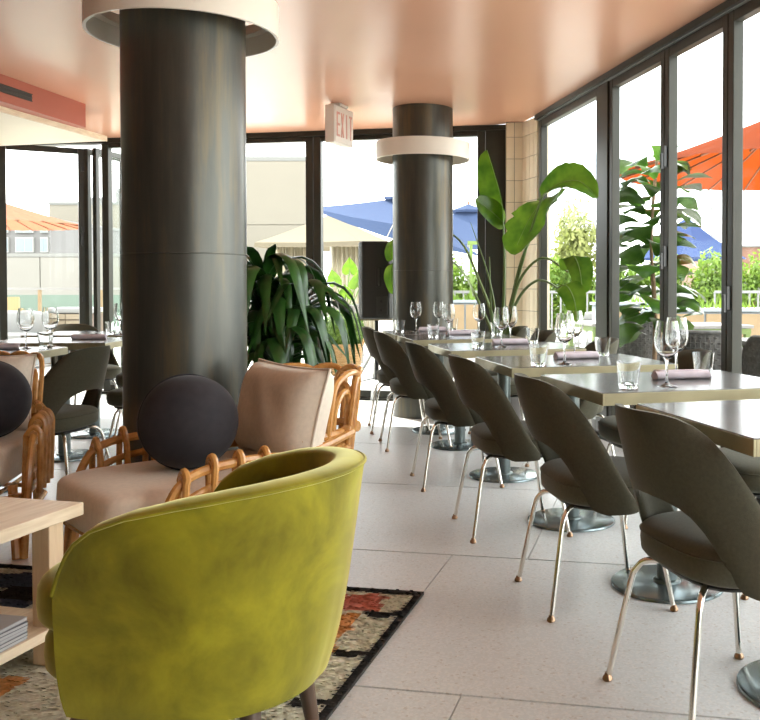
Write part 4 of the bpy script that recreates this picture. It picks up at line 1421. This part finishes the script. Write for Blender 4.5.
def umbrella(loc, rim, rise, r, n, canvas, label, ribs=None, rot=0.0, sag=0.04, vent=True, val=0.0, group='terrace umbrellas', pole=True, tilt=0.0):
    t = empty('terrace_umbrella', loc, rot)
    tag(t, label, 'umbrella', group)
    m = MB()
    rows = []
    K = 6
    for k in range(K + 1):
        f = k / K
        row = []
        for i in range(n * 4):
            a = 2 * PI * i / (n * 4)
            b = ((i % 4) / 4 - 0.5) * 2 * PI / n if i % 4 else PI / n
            edge = math.cos(PI / n) / math.cos(((a * n / (2 * PI)) % 1 - 0.5) * 2 * PI / n)
            rr = r * (0.04 + 0.96 * f) * edge
            mid = 1 - abs(((a * n / (2 * PI)) % 1) * 2 - 1)
            z = rim + rise * (1 - f) ** 1.12 - sag * mid * f
            row.append((rr * math.cos(a), rr * math.sin(a), z))
        rows.append(row)
    if val:
        rows.append([(x * 1.002, y * 1.002, z - val) for x, y, z in rows[-1]])
    G = [[rows[k][i] for k in range(len(rows))] for i in range(n * 4)]
    m.grid(G, cu=True)
    c = m.build('canopy', canvas, t, ang=25)
    if vent:
        MB().lathe([(0.02, rim + rise + 0.06), (r * 0.22, rim + rise - rise * 0.10), (r * 0.225, rim + rise - rise * 0.16)], n * 2).build('vent_cap', canvas, c)
    MB().lathe([(0.0001, rim + rise + 0.14), (0.02, rim + rise + 0.12), (0.03, rim + rise + 0.05), (0.02, rim + rise)], 10).build('finial', 'umb_wood', t)
    rb = ribs or n
    for i in range(rb):
        a = 2 * PI * i / rb
        edge = math.cos(PI / n) / math.cos(((a * n / (2 * PI)) % 1 - 0.5) * 2 * PI / n)
        e = r * edge * 0.985
        P = [(0.03 * math.cos(a), 0.03 * math.sin(a), rim + rise - 0.03), (e * .5 * math.cos(a), e * .5 * math.sin(a), rim + rise * .46 - 0.025), (e * math.cos(a), e * math.sin(a), rim - 0.012)]
        MB().tube(P, 0.011 if ribs is None else 0.009, 5).build('rib', 'umb_wood' if ribs else 'umb_pole', t)
    if tilt:
        mt = Matrix.Translation((0, 0, rim)) @ Matrix.Rotation(tilt, 4, 'Y') @ Matrix.Translation((0, 0, -rim))
        for ch in [o_ for o_ in bpy.data.objects if o_.parent == t]:
            ch.matrix_local = mt
    if pole:
        MB().cyl((0, 0, 0.05), (0, 0, rim + (rise if not tilt else 0.3)), 0.026, n=12).build('pole', 'umb_wood' if ribs else 'umb_pole', t)
        MB().lathe([(0.0001, 0.0), (0.26, 0.0), (0.26, 0.05), (0.05, 0.075), (0.0001, 0.075)], 24).build('base', 'slate', t)
    return t
Z0 = -0.02
umbrella((2.62, 7.75, Z0), 2.12, 0.52, 1.48, 24, 'orange', 'orange many-ribbed parasol seen through the right windows', ribs=24, sag=0.01, vent=False)
umbrella((-7.75, 14.0, Z0), 2.10, 0.40, 1.42, 24, 'peach', 'peach orange many-ribbed parasol at the far left', ribs=24, sag=0.01, vent=False)
umbrella((-1.62, 16.0, Z0), 2.10, 0.62, 1.62, 4, 'blue', 'tilted blue square umbrella left of the far column', rot=R(12), sag=0.02, tilt=R(15))
umbrella((-0.42, 20.3, Z0), 2.05, 0.88, 1.95, 4, 'blue', 'blue square umbrella partly hidden right of the far column', rot=R(40), sag=0.02)
umbrella((-3.55, 20.5, Z0), 2.10, 0.66, 1.75, 4, 'ivory', 'cream draped pavilion umbrella behind the dracaena', rot=R(30), sag=0.02, vent=False, val=0.10)
ub = umbrella((5.75, 26.0, Z0), 1.95, 1.15, 1.75, 8, 'blue2', 'dark blue cantilever umbrella far behind the fig tree', pole=False, vent=False)
MB().box((0.73, -0.2, 1.75), (0.12, 0.12, 3.5)).build('mast', 'white', ub, smooth=False)
MB().beam((0.73, -0.2, 3.45), (0.03, 0, 2.75), 0.07, 0.07).build('arm', 'white', ub, smooth=False)
MB().box((0.73, -0.2, 0.06), (0.8, 0.8, 0.12)).build('base', 'slate', ub, smooth=False)

# curtains of the pavilion
def drape(x0, x1, y, label):
    G = []
    n = 48
    for i in range(n + 1):
        x = lerp(x0, x1, i / n)
        yy = 0.045 * math.sin(i * 1.35) + 0.015 * math.sin(i * 3.1)
        G.append([(x, y + yy, z) for z in (0.0, 0.7, 1.4, 2.05)])
    o = MB().grid(G).build('curtain', 'drape', ang=80)
    md = o.modifiers.new('thick', 'SOLIDIFY'); md.thickness = 0.006
    tag(o, label, 'curtain', 'pavilion curtains')
drape(-4.85, -4.15, 20.6, 'cream curtain of the pavilion left of the far mullion')
drape(-3.65, -2.55, 20.9, 'cream curtain of the pavilion above the potted elephant ear')

# boxwood ball in a basket
def leaf_cloud(n, rx, ry, rz, size, seed, shell=0.75, c=(0, 0, 0), lumps=0):
    rn = random.Random(seed)
    m = MB()
    cs = [(0, 0, 0, 1)] if not lumps else [(rn.uniform(-.55, .55), rn.uniform(-.55, .55), rn.uniform(-.6, .6), rn.uniform(.42, .62)) for _ in range(lumps)]
    for _ in range(n):
        lx, ly, lz, lr = rn.choice(cs)
        v = Vector((rn.gauss(0, 1), rn.gauss(0, 1), rn.gauss(0, 1))).normalized()
        rr = (shell + (1 - shell) * rn.random()) * lr
        p = Vector((c[0] + rx * (lx + v.x * rr), c[1] + ry * (ly + v.y * rr), c[2] + rz * (lz + v.z * rr)))
        nrm = (v + Vector((rn.uniform(-.8, .8), rn.uniform(-.8, .8), rn.uniform(-.4, .9)))).normalized()
        a = nrm.orthogonal().normalized()
        a = Quaternion(nrm, rn.uniform(0, 6.28)) @ a
        b = nrm.cross(a)
        s_ = size * rn.uniform(0.7, 1.3)
        k = len(m.v)
        m.v += [tuple(p - a * s_), tuple(p + b * s_ * .5), tuple(p + a * s_), tuple(p - b * s_ * .5)]
        m.f.append((k, k + 1, k + 2, k + 3)); m.m.append(0)
    return m
bx = empty('boxwood_ball', (-1.86, 11.6, Z0))
tag(bx, 'clipped round boxwood in a woven basket outside the far window', 'potted plant')
fo = leaf_cloud(7000, 0.285, 0.285, 0.27, 0.015, 5, 0.86, (0, 0, 0.57)).build('foliage', 'box', bx, smooth=False)
fo['kind'] = 'stuff'
MB().lathe([(0.25 * math.sin(PI * i / 14), 0.57 - 0.235 * math.cos(PI * i / 14)) for i in range(15)], 24).build('inner_branches', 'dkgreen', bx)
bk = MB().lathe([(0.0001, 0.0), (0.20, 0.0), (0.215, 0.02), (0.255, 0.40), (0.235, 0.40), (0.20, 0.05)], 40).build('basket', 'wicker', bx)
for k in range(12):
    z = 0.03 + 0.033 * k
    rr = lerp(0.216, 0.256, (z - .02) / .38)
    MB().tube([(rr * (1 + 0.012 * (-1) ** i) * math.cos(2 * PI * i / 40), rr * (1 + 0.012 * (-1) ** i) * math.sin(2 * PI * i / 40), z) for i in range(40)], 0.011, 5, closed=True).build('weave_band', 'wicker', bk)
for sx in (-1, 1):
    MB().tube(spline([(0.25 * sx, -0.07, 0.37), (0.27 * sx, -0.06, 0.45), (0.28 * sx, 0, 0.47), (0.27 * sx, 0.06, 0.45), (0.25 * sx, 0.07, 0.37)], 5), 0.011, 6).build('handle', 'wicker', bx)

# elephant ear in a stone planter
al = empty('elephant_ear', (-2.10, 13.4, Z0))
tag(al, 'lime green elephant ear plant in a grey stone bowl planter', 'potted plant')
MB().lathe([(0.0001, 0.0), (0.26, 0.0), (0.26, 0.55), (0.20, 0.56), (0.20, 0.60), (0.28, 0.66), (0.34, 0.80), (0.36, 0.86), (0.33, 0.87), (0.31, 0.82), (0.0001, 0.80)], 36).build('planter', 'stone', al)
def heart(w, l):
    P, Sd = [], []
    m = MB()
    n = 22
    ring = []
    for i in range(n):
        a = 2 * PI * i / n
        x = 0.5 * w * math.sin(a) ** 3 * 1.05
        y = l * (0.50 * math.cos(a) - 0.19 * math.cos(2 * a) - 0.07 * math.cos(3 * a) - 0.02 * math.cos(4 * a))
        ring.append((x, 0.06 * w * math.sin(4 * a), -y))
    m.add([(0, 0.05 * w, -0.05 * l)] + ring, [(0, 1 + i, 1 + (i + 1) % n) for i in range(n)])
    return m.mesh('leaf', 'aloc', True, 80)
hm = heart(0.25, 0.30)
for i, (x, y, z, rz_, rx_, sc) in enumerate([(-0.16, -0.10, 1.24, -25, 18, 1.0), (0.20, -0.12, 1.22, 28, 22, 1.1), (0.05, 0.05, 1.42, 5, 12, 0.9), (-0.28, 0.05, 1.05, -50, 35, 0.8), (0.36, 0.08, 1.40, 40, 25, 0.85), (0.02, -0.16, 1.04, 0, 30, 0.85)]):
    o = put('leaf', hm, al, (x, y, z), (R(rx_), 0, R(rz_)), (sc,) * 3)
    MB().tube(spline([(x * .2, y * .2, 0.80), (x * .6, y * .6, lerp(.8, z, .6)), (x, y + .01, z - 0.02)], 4), 0.009, 6).build('stalk', 'strel_stem', al)

# fiddle leaf fig outside the right windows
fg = empty('fiddle_leaf_fig', (1.27, 6.85, Z0))
tag(fg, 'fiddle leaf fig tree outside the right windows', 'potted plant')
MB().lathe([(0.0001, 0.0), (0.16, 0.0), (0.20, 0.38), (0.18, 0.38), (0.17, 0.33), (0.0001, 0.33)], 28).build('pot', 'pot', fg)
MB().tube(spline([(0, 0, 0.3), (0.01, 0, 0.9), (-0.02, 0.01, 1.5), (0.02, 0, 2.1)], 6), [0.018] * 10 + [0.013] * 9, 8).build('trunk', 'bark', fg)
def fig_leaf(L_, w_, seed, dr_):
    n = 8
    P = [Vector((0, 0, 0))]
    for i in range(n):
        e = lerp(R(35), R(-45 - dr_), i / n)
        P.append(P[-1] + Vector((math.cos(e), 0, math.sin(e))) * L_ / n)
    pf2 = lambda t: 0.12 + 0.88 * (0.55 * math.sin(PI * min(1, t * 1.05)) + 0.62 * math.exp(-((t - .66) / .2) ** 2)) * (1 if t < .9 else (1 - (t - .9) * 8.5))
    return blade_mesh(P, [Vector((0, 1, 0))] * (n + 1), w_, 0.18, pf2, 0, seed, 3, 0.15).mesh('leaf', 'fig', True, 70)
fl_ = [fig_leaf(0.32, 0.25, i, d_) for i, d_ in enumerate((10, 35, -10))]
rn = random.Random(21)
for i in range(80):
    f = i / 79
    a = i * 2.39996
    z = 0.75 + 1.35 * f
    r0 = 0.05 + 0.10 * rn.random()
    put('leaf', fl_[i % 3], fg, (r0 * math.cos(a), r0 * math.sin(a), z), (rn.uniform(-.5, .5), rn.uniform(-.3, .3), a), (rn.uniform(.75, 1.1),) * 3)

# trees and shrubs beyond the terrace
sh = [leaf_cloud(2600, 1, 1, 1, 0.085, 30 + k, 0.35, (0, 0, 0), lumps=9).mesh('foliage', 'tree', False) for k in range(3)]
shp = leaf_cloud(3200, 1, 1, 1, 0.075, 60, 0.35, (0, 0, 0), lumps=12).mesh('foliage', 'tree2', False)
stem_me = MB().tube(spline([(0, 0, 0), (0.03, 0.01, 0.5), (-0.02, 0, 1.0)], 4), [0.05] * 8 + [0.035], 8).mesh('trunk', 'bark', True)
def shrub(name, x, y, zc, rx, rz, me, label, cat='shrub', group='shrubs beyond the terrace'):
    t = empty(name, (x, y, Z0))
    tag(t, label, cat, group)
    o = put('foliage', me, t, (0, 0, zc), (0, 0, random.uniform(0, 6)), (rx, rx, rz))
    o['kind'] = 'stuff'
    put('trunk', stem_me, t, (0, 0, 0), (0, 0, 0), (1, 1, max(0.2, zc)))
shrub('garden_tree', 2.55, 25.0, 2.25, 0.95, 1.35, shp, 'pale yellow green tree framed by the narrow right window leaf', 'tree', 'trees beyond the terrace')
spots = [(-1.2, 17.4, 0.95, 'leafy green shrub just left of the far column, beyond the terrace'), (-0.35, 17.8, 1.05, 'leafy green shrub showing right of the far column'), (0.45, 17.5, 0.95, 'leafy green shrub behind the bird of paradise stems'),
         (1.3, 18.0, 0.95, 'leafy green shrub below the pale tree, left part'), (2.2, 18.2, 1.0, 'leafy green shrub below the pale tree, right part'), (3.0, 17.6, 1.05, 'leafy green shrub behind the fig tree trunk'),
         (3.8, 18.0, 1.0, 'leafy green shrub right of the fig tree'), (4.55, 17.8, 1.15, 'leafy green shrub left of the near right mullion'), (5.3, 18.0, 1.1, 'leafy green shrub behind the near right mullion'), (6.1, 17.9, 1.05, 'rightmost leafy green shrub at the picture edge')]
for i, (x, y, zc, lab) in enumerate(spots):
    shrub('leafy_shrub', x, y, zc, 0.62, 0.72, sh[i % 3], lab)

# terrace planters, benches, railing
def tan_planter(x, y, w, h, label, d=0.5):
    t = empty('bench_planter', (x, y, Z0))
    tag(t, label, 'planter', 'tan bench planters')
    n = max(2, int(w / 0.55))
    MB().box((0, 0, (h - 0.05) / 2), (w - 0.03, d - 0.03, h - 0.05)).build('core', 'slate', t, smooth=False)
    pm = MB().box((0, 0, 0), (w / n - 0.03, 0.02, h - 0.14)).mesh('panel', 'tan', False)
    for i in range(n):
        put('panel', pm, t, (-w / 2 + w / n * (i + .5), -d / 2 - 0.002, h / 2))
    MB().box((0, 0, h - 0.02), (w + 0.04, d + 0.04, 0.04)).build('rim', 'slate', t, smooth=False)
    g = MB()
    rn = random.Random(int(x * 10))
    for k in range(int(w * 60)):
        px, py = rn.uniform(-w / 2, w / 2), rn.uniform(-d / 2 + .05, d / 2 - .05)
        a = rn.uniform(0, 6.28); l = rn.uniform(.05, .16)
        tip = (px + .06 * math.cos(a), py + .06 * math.sin(a), h + l)
        g.add([(px - .012, py, h - .01), (px + .012, py, h - .01), tip], [(0, 1, 2)])
    o = g.build('grass', 'tree', t, smooth=False); o['kind'] = 'stuff'
tan_planter(2.75, 11.6, 1.5, 0.86, 'tan panelled bench planter left of the near right mullion')
tan_planter(4.55, 12.2, 1.5, 0.86, 'tan panelled bench planter at the right picture edge')
tan_planter(2.2, 13.6, 1.2, 0.90, 'tan panelled bench planter behind the fig tree')
tan_planter(-0.35, 14.6, 1.0, 0.92, 'tan panelled bench planter right of the far column')

def lounger(x, y, rz, label):
    t = empty('outdoor_lounge_seat', (x, y, Z0), rz)
    tag(t, label, 'lounge seat', 'grey outdoor lounge seats')
    MB().box((0, 0, 0.50), (0.72, 1.3, 0.10)).build('frame', 'alu', t, smooth=False)
    MB().cushion((0.70, 1.25, 0.16), 0.35, 0.25, (0, 0, 0.63), 32, 10).build('seat_cushion', 'cushion_grey', t)
    b = MB().cushion((0.70, 0.16, 0.62), 0.35, 0.25, (0, 0, 0), 32, 10).build('back_cushion', 'cushion_grey', t)
    b.location = (0, 0.55, 0.86); b.rotation_euler = (R(-28), 0, 0)
    for sx in (-.3, .3):
        for sy in (-.58, .58):
            MB().box((sx, sy, 0.225), (0.05, 0.05, 0.45)).build('leg', 'alu', t, smooth=False)
lounger(3.9, 15.2, R(60), 'grey outdoor lounge seat beneath the dark blue umbrella')
lounger(2.3, 15.6, R(-50), 'grey outdoor lounge seat behind the fig tree')
lounger(5.4, 15.0, R(40), 'grey outdoor lounge seat at the right picture edge')

def picket_rail(x0, x1, y, label):
    t = empty('white_railing', ((x0 + x1) / 2, y, Z0))
    tag(t, label, 'railing', 'white railings')
    w = x1 - x0
    n = int(w / 0.16)
    pk = MB().box((0, 0, 0.53), (0.03, 0.03, 1.02)).mesh('picket', 'white', False)
    for i in range(n + 1):
        put('picket', pk, t, (-w / 2 + w * i / n, 0, 0))
    for z in (0.10, 1.04):
        MB().box((0, 0, z), (w, 0.06, 0.05)).build('rail', 'white', t, smooth=False)
picket_rail(4.2, 7.4, 16.6, 'white picket railing at the right picture edge')
picket_rail(-0.75, 3.6, 16.4, 'white picket railing behind the bird of paradise')

pg = empty('lime_pergola', (-0.15, 15.3, Z0))
tag(pg, 'lime green pergola frame right of the far column', 'pergola')
for x in (-0.12, 0.26):
    MB().box((x, 0, 0.95), (0.05, 0.05, 1.9)).build('post', 'lime', pg, smooth=False)
MB().box((0.07, 0, 1.88), (0.5, 0.06, 0.06)).build('beam', 'lime', pg, smooth=False)
MB().beam((-0.12, 0, 1.2), (0.26, 0, 1.7), 0.035, 0.035).build('brace', 'lime', pg, smooth=False)

# dark wicker terrace chairs and tables close to the right windows
def wicker_chair():
    t = empty('wicker_chair')
    tag(t, 'wicker', 'chair')
    def P(a, z):
        k = 1 + 0.22 * (z - 0.45)
        return (-0.25 * math.cos(a) * k - 0.10 * (z - .45), 0.265 * math.sin(a) * k, z)
    top = lambda a: 0.84 - 0.20 * smooth(0.75, 1.65, abs(a))
    m = MB()
    na = 30
    for i in range(na + 1):
        a = -1.65 + 3.3 * i / na
        o = 0.005 * (-1) ** i
        m.tube([P(a, lerp(0.42, top(a), k / 8)) for k in range(9)], 0.0068, 4)
    for k in range(13):
        f = k / 12
        pts = []
        for i in range(41):
            a = -1.65 + 3.3 * i / 40
            x, y, z = P(a, lerp(0.42, top(a), f))
            s_ = 1 + 0.018 * (-1) ** (i + k)
            pts.append((x * s_, y * s_, z))
        m.tube(pts, 0.0085, 4)
    w = m.build('weave', 'dkwicker', t)
    w['kind'] = 'stuff'
    G = [[tuple(c * 0.985 if n_ < 2 else c for n_, c in enumerate(P(-1.65 + 3.3 * i / 24, lerp(0.42, top(-1.65 + 3.3 * i / 24), k / 5)))) for k in range(6)] for i in range(25)]
    o = MB().grid(G).build('back_shell', 'dkwicker', t)
    md = o.modifiers.new('thick', 'SOLIDIFY'); md.thickness = 0.008
    MB().tube([P(-1.65 + 3.3 * i / 40, top(-1.65 + 3.3 * i / 40)) for i in range(41)], 0.016, 8).build('top_rim', 'dkwicker', t)
    MB().cushion((0.50, 0.50, 0.06), 0.3, 0.4, (0.02, 0, 0.43), 28, 8).build('seat', 'dkwicker', t)
    for sx in (-.20, .22):
        for sy in (-.21, .21):
            MB().cyl((sx, sy, 0.41), (sx * 1.08, sy * 1.08, 0.0), 0.014, 0.011, 10).build('leg', 'slate', t)
    return t
wk = wicker_chair(); wkf = [True]
for (x, y), yaw, lab in [((1.48, 6.02), 55, 'dark wicker chair behind the second table glasses, outside the window'), ((1.30, 7.75), 80, 'dark wicker chair below the fig tree outside'),
                         ((2.28, 7.30), 150, 'dark wicker chair facing the outdoor table, at the right edge'), ((1.80, 5.30), 70, 'nearest dark wicker chair cut by the right picture edge')]:
    place(wk, wkf, (x, y, Z0), R(yaw), lab, 'dark wicker terrace chairs')
def out_table(x, y, w, label):
    t = empty('terrace_table', (x, y, Z0), R(15))
    tag(t, label, 'table', 'outdoor terrace tables')
    MB().box((0, 0, 0.745), (w, w, 0.03)).build('tabletop', 'white', t, smooth=False, bevel=0.004)
    MB().box((0, 0, 0.70), (w - 0.04, w - 0.04, 0.05)).build('apron', 'dkgreen', t, smooth=False)
    for sx in (-1, 1):
        for sy in (-1, 1):
            MB().box((sx * (w / 2 - .05), sy * (w / 2 - .05), 0.34), (0.05, 0.05, 0.68)).build('leg', 'dkgreen', t, smooth=False)
out_table(2.12, 6.25, 0.75, 'white topped green terrace table at the right picture edge')
out_table(2.10, 9.0, 0.8, 'white topped green terrace table behind the wicker chair')
out_table(1.35, 9.6, 0.8, 'white topped green terrace table behind the fig tree')

# left terrace edge
gr = empty('glass_railing', (-8.5, 16.0, Z0))
tag(gr, 'glass terrace railing with a pale handrail at far left', 'railing')
for i in range(5):
    MB().box((-2.2 + 1.1 * i, 0, 0.56), (1.02, 0.012, 0.86)).build('pane', 'railglass', gr, smooth=False)
for i in range(6):
    MB().box((-2.75 + 1.1 * i, 0, 0.54), (0.05, 0.05, 1.08)).build('post', 'tan', gr, smooth=False)
MB().box((0, 0, 1.10), (5.6, 0.07, 0.04)).build('handrail', 'white', gr, smooth=False)
sb = empty('slatted_bench', (-6.05, 13.2, Z0))
tag(sb, 'pale slatted wooden bench block with white cushion at far left', 'bench')
MB().box((0, 0, 0.38), (0.62, 0.55, 0.72)).build('core', 'walnut', sb, smooth=False)
slm = MB().box((0, 0, 0), (0.32, 0.02, 0.075)).mesh('slat', 'tan_wood', False)
for k in range(8):
    for sx in (-0.165, 0.165):
        put('slat', slm, sb, (sx, -0.29, 0.06 + 0.092 * k))
MB().cushion((0.70, 0.62, 0.09), 0.35, 0.3, (0, 0, 0.79), 28, 8).build('cushion', 'white', sb)
yb = empty('menu_board', (-7.2, 13.6, Z0))
tag(yb, 'small yellow framed board at the far left terrace', 'board')
MB().box((0, 0, 0.80), (0.26, 0.03, 0.36)).build('panel', 'sign_yellow', yb, smooth=False)
for sx in (-.11, .11):
    MB().box((sx, 0.03, 0.48), (0.025, 0.03, 0.96)).build('post', 'tan', yb, smooth=False)
so_ = empty('outdoor_sofa', (-6.95, 12.4, Z0))
tag(so_, 'low white outdoor sofa at the far left terrace', 'sofa')
MB().box((0, 0, 0.20), (1.5, 0.75, 0.30)).build('base', 'white', so_, smooth=False, bevel=0.01)
MB().cushion((1.45, 0.7, 0.16), 0.35, 0.25, (0, 0, 0.42), 32, 8).build('seat_cushion', 'white', so_)
MB().cushion((1.45, 0.18, 0.36), 0.35, 0.25, (0, 0.30, 0.62), 32, 8).build('back_cushion', 'white', so_)

# ------------------------------------------------------------------ buildings
def building(name, x0, x1, y0, y1, zb, zt, wallm, label, panels=None, cop=0.14):
    t = empty(name, ((x0 + x1) / 2, y0, zb))
    tag(t, label, 'building', 'buildings beyond the terrace')
    w, h = x1 - x0, zt - zb
    MB().box((0, (y1 - y0) / 2, h / 2), (w, y1 - y0, h)).build('wall', wallm, t, smooth=False)
    MB().box((0, (y1 - y0) / 2, h + cop / 2), (w + 0.12, y1 - y0 + 0.12, cop)).build('coping', 'coping', t, smooth=False)
    if panels:
        nx_, nz_, hh = panels
        pm = MB().box((0, 0, 0), (w / nx_ - 0.03, 0.06, hh - 0.03)).mesh('panel', wallm, False)
        for i in range(nx_):
            for k in range(nz_):
                put('panel', pm, t, (-w / 2 + w / nx_ * (i + .5), -0.02, h - hh * (k + .5)))
    return t
def bwin(t, x, z, w, h):
    f = MB().box((x, -0.06, z), (w, 0.12, h)).build('window', 'winframe', t, smooth=False)
    for k in (-1, 1):
        MB().box((x + k * w * .235, -0.125, z), (w * .42, 0.02, h * .88)).build('pane', 'winglass', f, smooth=False)
building('beige_block', -11.9, -6.75, 34.0, 35.4, -8, 5.85, 'stucco', 'tall beige blank-walled building behind the dracaena', panels=(2, 4, 2.4), cop=0.16)
building('low_building', -22.0, -10.6, 26.0, 33.0, -8, 1.98, 'stucco2', 'low beige walled building with dark coping behind the left railing', panels=(5, 3, 1.6), cop=0.10)
g = building('grey_building', -31.0, -21.8, 45.0, 60.0, -8, 4.4, 'greywall', 'grey building with windows under the peach parasol', cop=0.15)
for (px, pw) in ((26, 18), (45.5, 7), (5, 10)):
    for (py, ph) in ((229, 8), (245, 15)):
        x = (px - 487) / 900 * 45.0; z = 1.11 - (py - 287) / 900 * 45.0
        bwin(g, x + 26.4, z + 8, pw / 900 * 45, ph / 900 * 45)
c = building('cream_building', -29.6, -22.0, 61.0, 72.0, -8, 6.67, 'stucco', 'cream building with rooftop units between the left doors', cop=0.2)
MB().box((0.55, 2, 14.67 + 0.75), (0.75, 1.5, 0.95)).build('rooftop_unit', 'greywall', c, smooth=False)
MB().box((-1.4, 2, 14.67 + 0.40), (1.3, 1.5, 0.45)).build('rooftop_unit', 'greywall', c, smooth=False)
MB().cyl((0.2, 0.5, 14.67), (0.2, 0.5, 15.2), 0.06, n=8).build('vent_pipe', 'coping', c)
g = building('rust_building', 12.3, 20.0, 45.0, 60.0, -8, 3.1, 'brick', 'distant grey and rust building at the right picture edge', cop=0.1)
MB().box((0, -0.05, 8.9), (7.7, 0.2, 1.5)).build('grey_band', 'greywall', g, smooth=False)
for k in range(4):
    bwin(g, -3.1 + 1.1 * k, 8.9, 0.7, 0.8)
